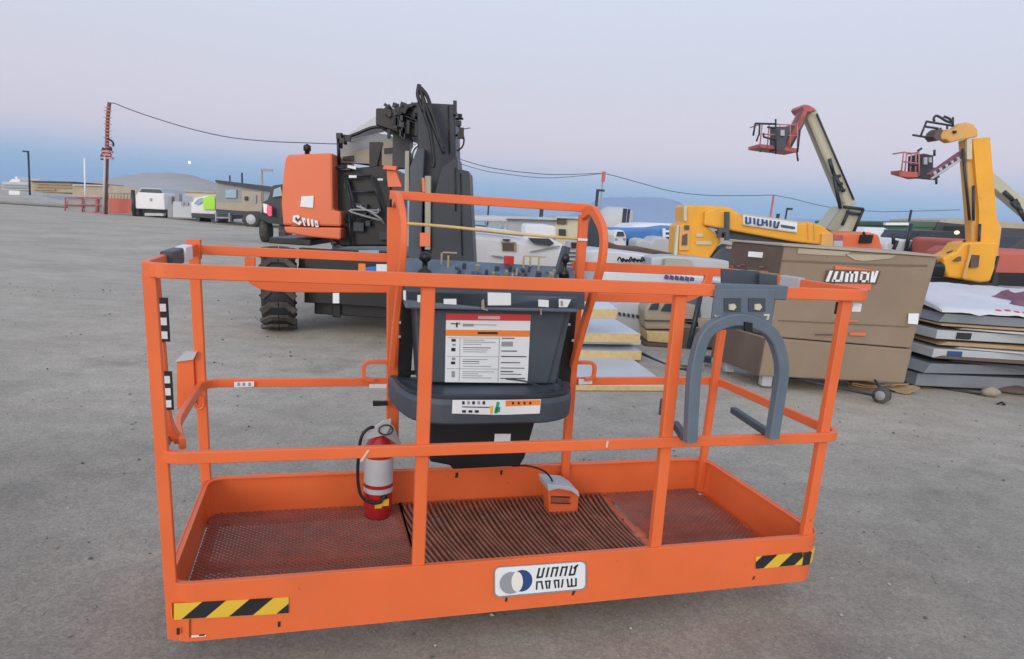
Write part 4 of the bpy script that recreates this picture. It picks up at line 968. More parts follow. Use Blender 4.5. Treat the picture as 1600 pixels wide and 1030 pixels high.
part(b, 'wall', [[(868, 395), (868, 340), (886, 341), (912, 343), (925, 344), (925, 395)]], 22, 4, 'cream'); part(b, 'roof', [R4(735, 336, 870, 340, .03), R4(868, 338, 912, 341)], 21.8, 4.4, 'beamlt'); o = part(b, 'window', [R4(870, 341, 885, 350)], 21.9, .15, 'carddk'); o = part(b, 'window', [R4(873, 358, 884, 371)], 21.9, .15, 'glass'); part(b, 'side_wall', [R4(780, 341, 868, 372)], 22.1, 3.8, 'greylt')
h = thing('louvred_crate', 'white slatted crate standing beside the right leg of the hoop', 'crate', (at(895, 400, 10.5).x, 10.7, 0))
part(h, 'body', [[(884, 460), (886, 388), (906, 388), (912, 395), (912, 460)]], 10.5, .8, 'white', bevel=.01); part(h, 'slat', [R4(886, y, 906, y + 2) for y in (394, 400, 407, 413, 420)], 10.45, .06, 'slate'); part(h, 'lid', [[(884, 389), (890, 378), (906, 374), (910, 388)]], 10.45, .5, 'greylt'); part(h, 'seat', [R4(893, 379, 903, 388)], 10.4, .1, 'black')
simple('dark_sail', 'tall dark narrow sail-shaped cover seen between the bars of the right guard loop', 'cover', [(918, 420), (920, 350), (926, 330), (932, 324), (937, 332), (938, 365), (934, 420)], 12.2, .3, 'char')
mb = MB(); c = at(962, 343, 34); mb.lathe([(0, 0), (0, .85), (c.z + .4, .85), (c.z + .6, .5), (c.z + .6, 0)], (c.x, c.y, 0), (0, 0, 1), 24); tag(mb.build('silo', 'greylt'), 'pale grey silo at the foot of the mountain', 'silo')
# blue tarp pile and truck
h = thing('tarped_load', 'bright blue tarpaulin over a long load behind the yellow boom lift', 'load', (at(1010, 365, 18).x, 18, 0))
mb = MB(); slab(mb, [(955, 376), (956, 357), (978, 357), (1000, 358), (1036, 357), (1064, 353), (1070, 376), (1060, 380), (1040, 374), (1020, 374), (1000, 378)], 17, 2); mb.build('tarpaulin', 'bluetarp', h, bevel=.06)
part(h, 'load', [R4(940, 372, 1066, 400)], 17.3, 1.6, 'char'); part(h, 'gear', [R4(1036, 357, 1040, 374), R4(1040, 360, 1058, 363), R4(1040, 367, 1056, 370)], 16.9, .1, 'label')
t = box_thing('small_truck', 'small white truck front parked left of the blue tarpaulin', 'truck', [(960, 392), (959, 368), (963, 360), (975, 360), (979, 370), (979, 392)], 16.3, 2, 'white', bevel=.05); part(t, 'windscreen', [[(963, 369), (965, 362), (974, 362), (976, 369)]], 16.25, .05, 'glass'); part(t, 'headlamp', [R4(961, 372, 965, 375), R4(974, 372, 978, 375)], 16.25, .05, 'gink')
simple('dome_tent', 'long pale rounded tent roof beyond the blue tarpaulin', 'tent', [(978, 400), (980, 354), (1000, 350), (1030, 349), (1060, 350), (1075, 356), (1075, 400)], 26, 4, 'white', bevel=.3)
simple('covered_load', 'pale grey rounded cover in front of the blue tarpaulin', 'cover', [(993, 400), (994, 376), (1004, 373), (1018, 378), (1022, 371), (1040, 370), (1052, 380), (1054, 400)], 15.5, 1, 'greylt', bevel=.08)
simple('timber_pile', 'dark pile of lumber under the blue tarpaulin', 'lumber', [(930, 410), (934, 374), (950, 378), (975, 386), (1010, 388), (1060, 398), (1060, 420)], 14.5, 1, 'carddk', bevel=.03)
# long white covered goods behind rear rail
g_ = 'white sheeted goods behind the platform'
def sheeted(px, Y, th, label, m='tarp'): return simple('covered_goods', label, 'goods', px, Y, th, m, bevel=.03)
sheeted([(905, 480), (908, 392), (935, 390), (980, 395), (1020, 400), (1064, 407), (1064, 480)], 11, 1.2, 'large white sheeted goods above the rear top rail, left part')
sheeted([(1015, 480), (1018, 402), (1045, 400), (1090, 402), (1140, 408), (1140, 480)], 10.4, .6, 'grey white boxed goods under the yellow boom lift', 'greylt')
o = sheeted([(925, 470), (935, 424), (1010, 421), (1084, 430), (1142, 437), (1142, 470)], 9.3, 1.0, 'low white sheeted goods with purple lettering seen between rear rails')
mb = MB()
for k, x in enumerate(range(1040, 1084, 8)): slab(mb, [(x, 429 + k * .7), (x - 2, 435 + k * .7), (x + 4, 437 + k * .7), (x + 5, 431 + k * .7)], 9.27, .02)
o.name = 'covered_goods'; l_ = mb.build('lettering', mat('purple_ink', (.1, .07, .2, 1)), o)
mb = MB(); random.seed(8)
for k in range(7): mb.tube(cat_curve([at(965 + k * 6, 407, 10.9), at(968 + k * 6, 402 + k % 3 * 2, 10.85), at(972 + k * 6, 409, 10.9), at(975 + k * 6, 405, 10.9)]), .012)
tag(mb.build('coiled_wire', 'black'), 'tangle of thin black wire lying over the white sheeted goods', 'wire')
simple('pallet_frame', 'grey lattice frame beside the white goods left of the yellow boom lift', 'frame', [(1038, 418), (1040, 405), (1080, 407), (1082, 420)], 10.2, .4, 'bonedk')

# foam slab stacks beyond the rear rail
def stackslab(px_top, thick, z_top, label, edge='foam', top='sheet'):
    """flat sheet: top outline given in pixels on the plane z_top"""
    pts = [G(x, y, z_top) for x, y in px_top]; mb = MB()
    mb.prism([p for p in pts], (0, 0, -thick), 0, 1); return tag(mb.build('insulation_panel', [top, edge], bevel=.004), label, 'panel', None)
stackslab([(866, 602), (1046, 603), (985, 558), (870, 555)], .05, .055, 'large white insulation panel lying flat on the gravel, nearest the rear rail')
stackslab([(872, 547), (1003, 549), (985, 538), (872, 536)], .10, .13, 'lower yellow edged white panel of the short stack behind the rear rail'.replace('short ', ''))
stackslab([(872, 530), (1002, 532), (975, 513), (872, 508)], .05, .21, 'middle thin white panel of the stack behind the rear rail', 'label')
stackslab([(872, 519), (1001, 522), (952, 493), (872, 489)], .10, .32, 'topmost broad yellow edged white panel of the stack behind the rear rail')
stackslab([(905, 482), (965, 483), (950, 470), (905, 469)], .10, .62, 'small yellow edged panel lying farthest back above the stack')
simple('panel_bearer', 'low timber bearer block under the small far panel', 'timber', [(905, 520), (905, 486), (965, 487), (965, 520)], 8.7, .9, 'greylt')
# beige moulded seat box on boards
h = thing('vehicle_cab', 'small beige vehicle cab with dark side windows resting on boards', 'cab', (at(1040, 540, 8.2).x, 8.4, 0))
part(h, 'body', [[(1008, 515), (1007, 484), (1016, 473), (1040, 471), (1062, 471), (1090, 478), (1096, 515)]], 8.2, .7, 'tan', bevel=.03); part(h, 'window', [[(1014, 484), (1019, 475), (1030, 474), (1028, 484)], [(1033, 486), (1040, 475), (1058, 475), (1058, 488)]], 8.17, .05, 'glass'); part(h, 'sill', [R4(1008, 500, 1090, 502)], 8.17, .05, 'carddk')
simple('board_stack', 'stack of tan boards under the beige vehicle cab', 'boards', [(1012, 534), (1010, 518), (1090, 520), (1090, 540)], 8.15, .8, 'foam', bevel=.01)
simple('board_stack', 'dark lower boards on the ground beneath the tan boards', 'boards', [(1006, 545), (1008, 536), (1092, 541), (1092, 552)], 8.1, .9, 'carddk', bevel=.01)
simple('equipment_box', 'pale grey ribbed box left of the beige vehicle cab', 'box', [(955, 548), (955, 476), (975, 470), (1004, 474), (1004, 548)], 8.6, .6, 'greylt', bevel=.02)
mb = MB()
for k in range(6): slab(mb, [(960 + k * 7, 487 + k), (960 + k * 7, 492 + k), (963 + k * 7, 493 + k), (963 + k * 7, 488 + k)], 8.55, .04)
mb.tube(cat_curve([at(990, 545, 8.0), at(1002, 552, 7.6), at(1030, 566, 7.2), at(1060, 577, 6.9), at(1080, 577, 6.8)]), .02); tag(mb.build('drain_hose', 'char'), 'dark hose trailing from the grey ribbed box over the gravel', 'hose')
mb = MB(); mb.tube([at(1098, 445, 7.4), at(1076, 545, 7.2)], .03); tag(mb.build('prop_pole', 'char'), 'dark slanting prop pole seen left of the grey arch bracket', 'pole')
simple('equipment_box', 'pale grey ribbed cover half hidden behind the grey arch bracket', 'box', [(1096, 506), (1092, 470), (1100, 448), (1140, 446), (1160, 452), (1160, 508)], 8.3, .7, 'greylt', bevel=.03)
simple('board_stack', 'tan planks behind the grey arch bracket', 'boards', [(1066, 512), (1068, 497), (1150, 501), (1150, 517)], 8.2, .7, 'tan', bevel=.01)
simple('board_stack', 'dark base boards behind the grey arch bracket', 'boards', [(1064, 541), (1066, 514), (1150, 518), (1150, 546)], 8.1, .8, 'carddk', bevel=.01)
o = simple('tool_cart', 'grey cart body behind the third front post', 'cart', [(1066, 496), (1064, 468), (1074, 452), (1092, 456), (1094, 497)], 8.25, .6, 'slatelt', bevel=.02)
random.seed(17)
for k in range(5): simple('offcut', ('short white offcut lying behind the third front post', 'grey offcut lying on the gravel behind the arch bracket', 'tan offcut lying left of the brown crate', 'small dark offcut near the hose end', 'pale offcut beside the dark prop pole')[k], 'offcut', [(1048 + k * 17, 566 + 4 * (k % 3)), (1050 + k * 17, 558 + 4 * (k % 3)), (1066 + k * 17, 560 + 4 * (k % 3)), (1064 + k * 17, 569 + 4 * (k % 3))], 7.1 - .12 * (k % 3), .12, ('label', 'grey', 'tan', 'char', 'greylt')[k], bevel=0)
mb = MB(); p = G(1033, 648); mb.box(p + V((0, 0, .06)), (.035, .04, .14)); tag(mb.build('ground_peg', 'slate'), 'small grey peg standing in the gravel left of the third front post', 'peg')

# ================================================================== BROWN CRATE ON CASTERS
YC = 6.2
fl = at(1185, 590, YC); fr = at(1413, 597, YC); tl = at(1222, 385, YC); tr = at(1452, 399, YC)
x0 = 2.585; x1 = 3.97; z0 = .13; z1 = 1.362; zm_ = .50
bx0, bx1, by = 2.36, 4.0, 6.95
cr_ = thing('crate', 'big brown crate with a red and white logo on its front, on casters', 'crate', ((x0 + x1) / 2, 6.55, 0))
mb = MB(); mb.hexa([(x0 - .01, YC - .01, z0), (x1, YC - .01, z0 + .02), (bx1, by, z0), (bx0 - .01, by, z0), (x0 - .005, YC - .015, zm_ + .01), (x1 + .005, YC - .015, zm_ - .02), (bx1, by, zm_), (bx0 - .01, by, zm_)]); mb.build('lower_box', 'card', cr_, bevel=.012)
mb = MB(); mb.hexa([(x0 + .02, YC, zm_ + .018), (x1 + .0, YC, zm_ - .01), (bx1, by, zm_ + .01), (bx0 + .05, by, zm_ + .01), (x0 + .02, YC, z1), (x1 + .06, YC, z1 - .01), (bx1 + .05, by, z1), (bx0 + .03, by, z1)]); mb.build('upper_box', 'card', cr_, bevel=.012)
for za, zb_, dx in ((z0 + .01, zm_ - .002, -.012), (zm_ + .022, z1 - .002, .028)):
    mb = MB(); dxb = dx if dx < 0 else .04; mb.prism([V((x0 + dx - .002, YC - .003, za)), V((bx0 + dxb, by - .005, za)), V((bx0 + dxb, by - .005, zb_)), V((x0 + dx - .002, YC - .003, zb_))], (-.012, -.003, 0)); mb.build('side_panel', 'carddk', cr_)  # darker board colour paints the shade onto the crate's left side
mb = MB(); mb.hexa([(x0 - .0, YC - .02, z1 + .002), (x1 + .07, YC - .02, z1 - .008), (bx1 + .06, by + .02, z1 + .002), (bx0 + .0, by + .02, z1 + .002), (x0 - .0, YC - .02, z1 + .02), (x1 + .07, YC - .02, z1 + .01), (bx1 + .06, by + .02, z1 + .02), (bx0, by + .02, z1 + .02)]); mb.build('lid', 'tan', cr_, bevel=.004)
CF = YC - .004
mb = MB(); slab(mb, [(1222, 406), (1222, 409), (1380, 416), (1449, 417), (1449, 414), (1380, 413)], CF - .0, .02); slab(mb, [(1216, 500), (1216, 502), (1420, 512), (1420, 510)], CF, .02); mb.build('seam', mat('dark_board_seam', (.17, .125, .09, 1), .8), cr_)  # dark joint lines across the crate front
mb = MB(); slab(mb, [(1248, 388), (1246, 396), (1272, 398), (1320, 400), (1330, 394)], CF - .005, .008); slab(mb, [(1320, 397), (1335, 406), (1350, 408), (1392, 404), (1400, 399)], CF - .005, .008); mb.build('packing_tape', 'tan', cr_)
mb = MB(); slab(mb, [(1420, 490), (1419, 506), (1434, 507), (1436, 490)], CF - .02, .008, 0); slab(mb, [(1170, 393), (1169, 401), (1202, 404), (1203, 395)], 6.45, .008); mb.build('paper_label', 'label', cr_)
mb = MB(); slab(mb, [(1305, 415), (1305, 448), (1360, 454), (1367, 422)], CF - .010, .006, 0)
LX = lambda u, v_: (1290 + 80 * u + (1 - v_) * 3, 422 + 19 * v_ + 1.5 * u)
gl2 = [[(.0, .05), (.13, .0), (.10, 1), (-.01, .9)], [(.13, .0), (.17, .0), (.33, .75), (.33, .0), (.38, .0), (.38, 1), (.30, 1), (.17, .3), (.17, 1), (.12, 1)]]
def bars(mb, fn, specs, Y, t, m):
    for q in specs: slab(mb, [fn(*p) for p in q], Y, t, m)
q = lambda a, b, c, d: [(a, b), (a, d), (c, d), (c, b)]
ol = [[(-.01, .02), (-.03, 1.06), (1.0, 1.06), (1.04, .0), (.1, -.04)]]
wh = [[(.05, .05), (-.0, .95), (.06, .95), (.11, .05)], [(.16, .1), (.12, .95), (.18, .95), (.22, .1)], q(.12, .78, .3, .95), [(.28, .1), (.26, .95), (.32, .95), (.33, .1)], q(.37, .08, .43, .95), q(.37, .08, .56, .25), q(.47, .08, .52, .95), q(.56, .08, .61, .95),
      q(.66, .2, .70, .95), q(.66, .08, .82, .25), q(.78, .08, .83, .95), q(.66, .78, .82, .95), q(.87, .05, .92, .95), [(.95, .0), (.91, .95), (.96, .95), (1.0, .0)]]
bars(mb, LX, ol, CF - .018, .005, 2); bars(mb, LX, wh, CF - .026, .006, 1)
mb.build('logo', ['orange2', 'label', 'carddk'], cr_)
mb = MB(); slab(mb, [(1274, 522), (1274, 524), (1308, 524), (1308, 522)], CF - .02, .004, 0); slab(mb, [(1328, 520), (1328, 524), (1352, 525), (1354, 520)], CF - .02, .004, 1); slab(mb, [(1304, 500), (1304, 502), (1340, 503), (1340, 501)], CF - .02, .004, 1)
slab(mb, [(1308, 473), (1308, 477), (1322, 477), (1322, 473)], CF - .015, .004, 0); mb.build('marking', ['carddk', 'orange2'], cr_)
mb = MB(); random.seed(2)
for k in range(12): p = V((random.uniform(2.40, 2.52), 0, 1.16)); t_ = random.random(); mb.box((bx0 + .03 + (x0 - bx0) * t_ * .8 - .02, by - (by - YC) * t_ * .85, random.uniform(1.02, 1.2)), (.01, .08, .012), 0)
mb.build('side_scrawl', 'redw', cr_)
for x, y in ((x0 + .1, YC + .1), (x1 - .1, by - .1), (bx0 + .15, by - .1)): mb = MB(); mb.box((x, y, .075), (.1, .1, .12)); mb.build('foot', 'beamlt', cr_, bevel=.01)
cst = thing('caster_wheel', 'black caster wheel on a long arm under the brown crate', 'wheel', (3.63, 5.95, 0))
mb = MB(); mb.lathe([(-.035, 0), (-.035, .05), (-.03, .075), (.03, .075), (.035, .05), (.035, 0)], (3.63, 5.95, .075), (.75, .62, 0), 20); o = mb.build('tyre', 'rubber', cst); mb = MB(); mb.lathe([(-.038, 0), (-.038, .042), (-.034, .045)], (3.63, 5.95, .075), (.75, .62, 0), 14); mb.lathe([(.034, .045), (.038, .042), (.038, 0)], (3.63, 5.95, .075), (.75, .62, 0), 14); mb.build('hub', 'grey', o)
mb = MB(); mb.tube([(3.63, 5.98, .12), (3.66, 6.15, .17)], .011); mb.tube([(3.60, 5.96, .06), (3.2, 6.1, .10), (2.8, 6.3, .13)], .012); mb.build('arm', 'char', cst)
def lump(name, label, cat, c, d, m, seed=0, n=10):
    random.seed(seed); mb = MB(); prof = [(-.5 + k / 6, math.cos((k / 6 - .5) * math.pi) * (.5)) for k in range(7)]
    mb.lathe([(h_, max(0, r_)) for h_, r_ in prof], (0, 0, 0), (0, 0, 1), n)
    mb.v = [V((c[0] + p.x * d[0] * random.uniform(.85, 1.1), c[1] + p.y * d[1] * random.uniform(.85, 1.1), max(0, c[2] + p.z * d[2]))) for p in mb.v]
    return tag(mb.build(name, m), label, cat)
for k, (px_, d_, lb) in enumerate((((1362, 611), (.32, .22, .16), 'crumpled tan cardboard left of the caster wheel'), ((1410, 614), (.30, .2, .11), 'flat tan cardboard scrap right of the caster wheel'))):
    c = G(*px_); random.seed(k + 40); mb = MB()
    for q_ in range(3):
        cc = c + V((random.uniform(-.08, .08), random.uniform(0, .12), .012 + .022 * q_)); n_ = 7; a0 = random.random()
        rt = Matrix.Rotation(random.uniform(-.18, .18), 3, 'Y') @ Matrix.Rotation(random.uniform(-.2, .2), 3, 'X')
        mb.prism([cc + rt @ V((math.cos(a0 + 6.283 * j / n_) * d_[0] * .5 * random.uniform(.7, 1.15), math.sin(a0 + 6.283 * j / n_) * d_[1] * .5 * random.uniform(.6, 1.1), 0)) for j in range(n_)], (0, 0, .012))
    for p in mb.v: p.z = max(p.z, .002)
    tag(mb.build('cardboard_scrap', 'cardlt'), lb, 'cardboard')
c = G(1546, 620); lump('stone', 'rounded beige stone in front of the grey beam stack', 'stone', (c.x, c.y, .05), (.2, .14, .12), 'stone', 5, 12)
c = G(1592, 622); lump('debris_heap', 'brown earthy heap under the right end of the grey beams', 'debris', (c.x + .1, c.y + .25, .03), (.4, .3, .14), 'carddk', 6, 12)
mb = MB()
for a in range(4): t_ = a * 1.57; c = G(1564, 633); mb.tube([c + V((0, 0, .03)), c + V((math.cos(t_) * .04, math.sin(t_) * .03, .008))], .008)
tag(mb.build('wire_clip', 'black'), 'tiny black wire clip lying on the gravel near the stone', 'clip')
mb = MB(); a, c = G(1455, 605), G(1532, 618); mb.tube([a + V((0, 0, .012)), c + V((0, 0, .012))], .012); tag(mb.build('steel_rod', 'char'), 'dark thin rod lying in front of the beam stack', 'rod')

# ================================================================== GREY BEAM STACK (right edge)
grp = 'grey sheets stacked at the right edge'
LAY = [  # x0, y0(front-left), z top, thickness, skew of the front edge, length, label
    (4.36, 6.62, .17, .13, .10, 'steel_sheet', 'beam', 'lowest dark grey slab of the stack at the right edge'),
    (4.34, 6.50, .30, .10, .22, 'steel_sheet', 'beam', 'second lowest grey slab of the right stack, with a slanted left end'),
    (4.62, 6.62, .335, .02, -.16, 'steel_sheet', 'roof', 'thin black sheet sandwiched low in the right stack'),
    (4.40, 6.52, .45, .09, .06, 'steel_sheet', 'beamlt', 'pale slab in the middle of the right stack, with a dark blue mark'),
    (4.66, 6.60, .472, .018, -.13, 'steel_sheet', 'beamlt', 'thin pale sheet jutting over the middle of the right stack'),
    (4.46, 6.56, .52, .035, .02, 'steel_sheet', 'cardlt', 'thin brown board between the slabs of the right stack'),
    (4.42, 6.56, .635, .09, .08, 'steel_sheet', 'beamlt', 'upper slab of the right stack, with a black square mark'),
    (4.66, 6.62, .665, .018, -.13, 'steel_sheet', 'greylt', 'thin skewed white sheet under the top slab of the right stack'),
    (4.40, 6.50, .385, .028, .0, 'steel_sheet', 'carddk', 'dark brown board between the lower slabs of the right stack'),
    (4.44, 6.55, .70, .02, .03, 'steel_sheet', 'cardlt', 'thin tan board just under the topmost slab of the right stack'),
    (4.44, 6.60, .80, .09, .04, 'steel_sheet', 'beam', 'topmost grey slab of the right stack, under the white sheet')]
for i, (x, y, zt_, th, skew, nm, m_, lb) in enumerate(LAY):
    L_ = 3.2; W_ = 1.35; mb = MB(); d = V((L_, L_ * skew, -.02)); wv = V((-.05 - skew * W_ * .6, W_, 0)); p = V((x, y, zt_ - th)); cut = V((.05 * (i % 3), 0, 0))
    q = [p, p + d, p + d + wv, p + wv]; mb.hexa(q + [a_ + V((0, 0, th)) + (cut if k in (0, 3) else V((0, 0, 0))) for k, a_ in enumerate(q)])
    o = tag(mb.build(nm, m_, bevel=.006), lb, 'slab', grp)
    if i in (3, 6):
        mb = MB(); c_ = p + d * (.03 + .02 * i / 3) + V((.06, -.004, th / 2)); mb.box(c_, (.15, .01, th * .72), rz=math.atan(skew)); mb.build('hole_mark', 'navy' if i == 3 else 'ink', o)
# white sheet over it
mb = MB(); nx, ny = 30, 16
def shz(i, j): return .835 + .17 * min(1, j / 9) ** .8 * (1 - .25 * i / nx) + .006 * math.sin(i * 1.1 + j * .7) + .004 * math.sin(i * 2.7 - j)
for j in range(ny + 1):
    for i in range(nx + 1): mb.v.append(V((4.42 + 2.9 * i / nx + .02 * j / ny, 6.56 + .12 * i / nx + 2.0 * j / ny, shz(i, j))))
for j in range(ny):
    for i in range(nx): a = j * (nx + 1) + i; mb.face([a, a + 1, a + nx + 2, a + nx + 1], 0, True)
n0 = len(mb.v)
for i in range(nx + 1): mb.v.append(mb.v[i] + V((0, -.004, -.02 - .006 * math.sin(i * 2.1))))
for i in range(nx): mb.face([n0 + i, n0 + i + 1, i + 1, i])
for j in range(ny + 1): mb.v.append(mb.v[j * (nx + 1)] + V((-.004, 0, -.02 - .01 * j)))
n1 = n0 + nx + 1
for j in range(ny): mb.face([n1 + j + 1, n1 + j, j * (nx + 1), (j + 1) * (nx + 1)])
o = tag(mb.build('plastic_sheet', 'tarp'), 'white plastic sheet with red lettering draped over the right beam stack', 'sheet')
mb = MB()
for k in range(6): mb.box(V((5.05 + k * .095, 6.66 + k * .004, shz((5.05 - 4.42 + k * .095) / 2.9 * nx, .6) + .004)), (.05, .03, .004), rot=Matrix.Rotation(.35, 3, 'X'))
mb.build('lettering', 'rink', o)
mb = MB(); random.seed(4); nx2, ny2 = 26, 14
for j in range(ny2 + 1):
    for i in range(nx2 + 1):
        u, v_ = i / nx2, j / ny2; e = min(1, min(u, 1 - u) * 5, min(v_, 1 - v_) * 5)
        mb.v.append(V((5.45 + 1.3 * u + .05 * math.sin(j), 6.75 + .7 * v_ + .04 * math.sin(i * .8), .89 + e * (.09 + .035 * math.sin(i * 1.9 + j * .6) + .025 * math.sin(i * .9 - j * 1.7) + .015 * random.random()) + .04 * v_)))
for j in range(ny2):
    for i in range(nx2): a = j * (nx2 + 1) + i; mb.face([a, a + 1, a + nx2 + 2, a + nx2 + 1], 0, True)
tag(mb.build('cloth_heap', 'purple'), 'crumpled dark pink cloth heaped on the white plastic sheet', 'cloth')

# loose stones on the gravel
mb = MB(); random.seed(33)
for k in range(1500):
    y = 1.1 + 9 * random.random() ** 1.6; x = (random.random() * 2 - 1) * (y * .95 + .6); r_ = random.choice((.0025, .003, .004, .005, .007)) * (1 + .12 * y); z = r_ * .4; o = len(mb.v)
    a = random.random() * 6
    for q_ in ((1, 0, 0), (0, 1, 0), (-1, 0, 0), (0, -1, 0), (0, 0, .8), (0, 0, -.6)):
        X, Y_ = q_[0] * math.cos(a) - q_[1] * math.sin(a), q_[0] * math.sin(a) + q_[1] * math.cos(a); mb.v.append(V((x + X * r_ * random.uniform(.8, 1.5), y + Y_ * r_ * random.uniform(.7, 1.1), z + q_[2] * r_)))
    mi = random.choice((0, 0, 0, 1, 2))
    for f_ in ((0, 1, 4), (1, 2, 4), (2, 3, 4), (3, 0, 4), (1, 0, 5), (2, 1, 5), (3, 2, 5), (0, 3, 5)): mb.face([o + q for q in f_], mi)
struct(mb.build('loose_gravel', [mat('grey_pebble', (.24, .225, .205, 1), .9), mat('pale_pebble', (.42, .40, .37, 1), .9), mat('dark_pebble', (.11, .105, .10, 1), .9)]), 'stuff')

# ================================================================== YELLOW BOOM (horizontal) BEHIND THE CRATE
yb = thing('boom_lift', 'long yellow boom lift lying horizontal behind the brown crate', 'boom lift', (at(1180, 380, 11).x, 11.4, 0))
part(yb, 'boom_head', [[(1057, 398), (1060, 352), (1069, 349), (1069, 322), (1075, 320), (1135, 323), (1148, 333), (1149, 352), (1103, 352), (1126, 372), (1128, 376), (1108, 406), (1070, 401)]], 11, .6, 'yellow', bevel=.03)
part(yb, 'boom', [[(1100, 352), (1102, 330), (1122, 323), (1140, 324), (1152, 332), (1160, 337), (1246, 350), (1266, 347), (1285, 353), (1302, 366), (1302, 385), (1240, 378), (1140, 360)]], 10.9, .55, 'yellow', bevel=.03)
part(yb, 'head_plate', [[(1061, 391), (1062, 353), (1079, 353), (1077, 391)]], 10.95, .06, 'yellow2'); part(yb, 'head_opening', [[(1066, 383), (1067, 368), (1074, 365), (1074, 383)], R4(1070, 352, 1077, 359)], 10.92, .04, 'carddk'); part(yb, 'edge_strip', [[(1054, 398), (1058, 352), (1061, 352), (1058, 400)], [(1069, 345), (1069, 322), (1073, 322), (1073, 346)]], 10.9, .08, 'cream')
part(yb, 'head_label', [R4(1088, 365, 1098, 370), R4(1088, 377, 1112, 382)], 10.97, .03, 'cream')
part(yb, 'telescope_arm', [[(1122, 372), (1123, 357), (1134, 356), (1134, 331), (1140, 331), (1140, 376), (1134, 376), (1134, 363), (1128, 363), (1127, 372)]], 10.8, .08, 'slate')
o = part(yb, 'boom_sign', [[(1161, 335), (1162, 350), (1245, 362), (1246, 347)]], 10.87, .03, 'label')
part(yb, 'sign_frame', [[(1160.5, 350), (1161, 352), (1245, 364), (1245.5, 362)], [(1160, 333.5), (1160.5, 335), (1246, 347), (1246, 345.5)]], 10.86, .05, 'cream')
mb = MB()
for k in range(9):
    x = 1165 + k * 6.4; y = 338.5 + k * .95; ln = (0, 0, 0, 1.5, 0, -.5, .5, 1, 3)[k]; slab(mb, [(x, y), (x - ln, y + 10), (x + 2.6 - ln, y + 10.4), (x + 2.6, y + .4)], 10.84, .02)
    if k in (0, 3, 4, 7): slab(mb, [(x, y + (9 if k != 4 else 4)), (x, y + (11 if k != 4 else 6)), (x + 6, y + (11.4 if k != 4 else 6.4)), (x + 6, y + (9.4 if k != 4 else 4.4))], 10.84, .02)
for k in range(7): slab(mb, [(1221 + k * 3.2, 351 + k * .5), (1221 + k * 3.2, 355 + k * .5), (1223 + k * 3.2, 355.3 + k * .5), (1223 + k * 3.2, 351.3 + k * .5)], 10.84, .02)
mb.build('sign_lettering', 'navy', o)
part(yb, 'hydraulic_rack', [[(1128, 362), (1134, 372), (1180, 378), (1290, 386), (1290, 383), (1240, 378), (1140, 361)]], 11.05, .4, 'slate')
part(yb, 'boom_foot', [[(1283, 384), (1284, 366), (1302, 366), (1302, 386)]], 10.85, .08, 'yellow2'); part(yb, 'panel_seam', [[(1262, 349), (1263, 374), (1264, 374), (1263, 349)], [(1272, 351), (1273, 376), (1274, 376), (1273, 351)]], 10.88, .03, 'yellow2')
part(yb, 'chassis', [R4(1105, 395, 1290, 460)], 11.2, .9, 'char')
part(yb, 'fender', [[(1104, 412), (1122, 392), (1136, 382), (1158, 386), (1150, 412)]], 10.95, .3, 'slate', bevel=.02); part(yb, 'fender_label', [R4(1135, 385, 1148, 389)], 10.92, .03, 'stone')
# orange hood of next machine
oh = thing('engine_hood', 'orange red machine hood with a black vent behind the brown crate', 'machine', (at(1340, 390, 11.6).x, 12, 0))
part(oh, 'body', [[(1303, 410), (1303, 367), (1318, 364), (1360, 363), (1374, 367), (1380, 388), (1382, 410)]], 11.5, .9, 'orange2', bevel=.04); part(oh, 'vent', [[(1343, 380), (1346, 367), (1350, 367), (1351, 362), (1353, 367), (1365, 367), (1362, 380)]], 11.45, .06, 'black'); part(oh, 'side_panel', [R4(1303, 376, 1317, 386)], 11.45, .06, 'greylt'); part(oh, 'grille', [R4(1303, 367, 1317, 375)], 11.45, .06, 'redw')

# ================================================================== BONE-COLOURED LIFT WITH RED BASKET
bn = thing('boom_lift', 'bone coloured articulated lift holding a pale red basket against the sky', 'boom lift', (at(1320, 380, 14).x, 14, 0))
def beamp(root, name, a, b, wa, wb, Y, m, Yd=.45):
    """tapered boom between two pixels, widths in pixels"""
    d = V((b[0] - a[0], b[1] - a[1])); n_ = V((-d.y, d.x)).normalized(); q_ = [(a[0] + n_.x * wa, a[1] + n_.y * wa), (a[0] - n_.x * wa, a[1] - n_.y * wa), (b[0] - n_.x * wb, b[1] - n_.y * wb), (b[0] + n_.x * wb, b[1] + n_.y * wb)]
    mb = MB(); slab(mb, q_, Y, Yd); return mb.build(name, m, root, bevel=.02)
beamp(bn, 'upper_boom', (1330, 322), (1267, 172), 10, 9, 13.8, 'bone', .25)
mb = MB(); slab(mb, [(1316, 316), (1258, 177), (1262, 176), (1322, 318)], 13.77, .1); mb.build('boom_flange', 'bonedk', bn)
mb = MB(); mb.tube([at(1276, 178, 13.76), at(1334, 312, 13.76)], .018); mb.build('edge_line', 'char', bn)
part(bn, 'knuckle', [[(1308, 338), (1320, 322), (1349, 328), (1345, 336), (1334, 364), (1305, 362), (1292, 358)]], 13.7, .6, 'bone', bevel=.02); part(bn, 'knuckle_side', [[(1293, 358), (1318, 323), (1324, 326), (1318, 352), (1304, 362)]], 13.65, .1, 'bonedk')
mb = MB()
for a, b in (((1318, 323), (1349, 327)), ((1349, 327), (1334, 362)), ((1324, 329), (1326, 332)), ((1326, 332), (1343, 335)), ((1325, 332), (1316, 352))): bar(mb, a, b, 13.62, .03)
mb.build('pin_frame', 'char', bn)
mb = MB()
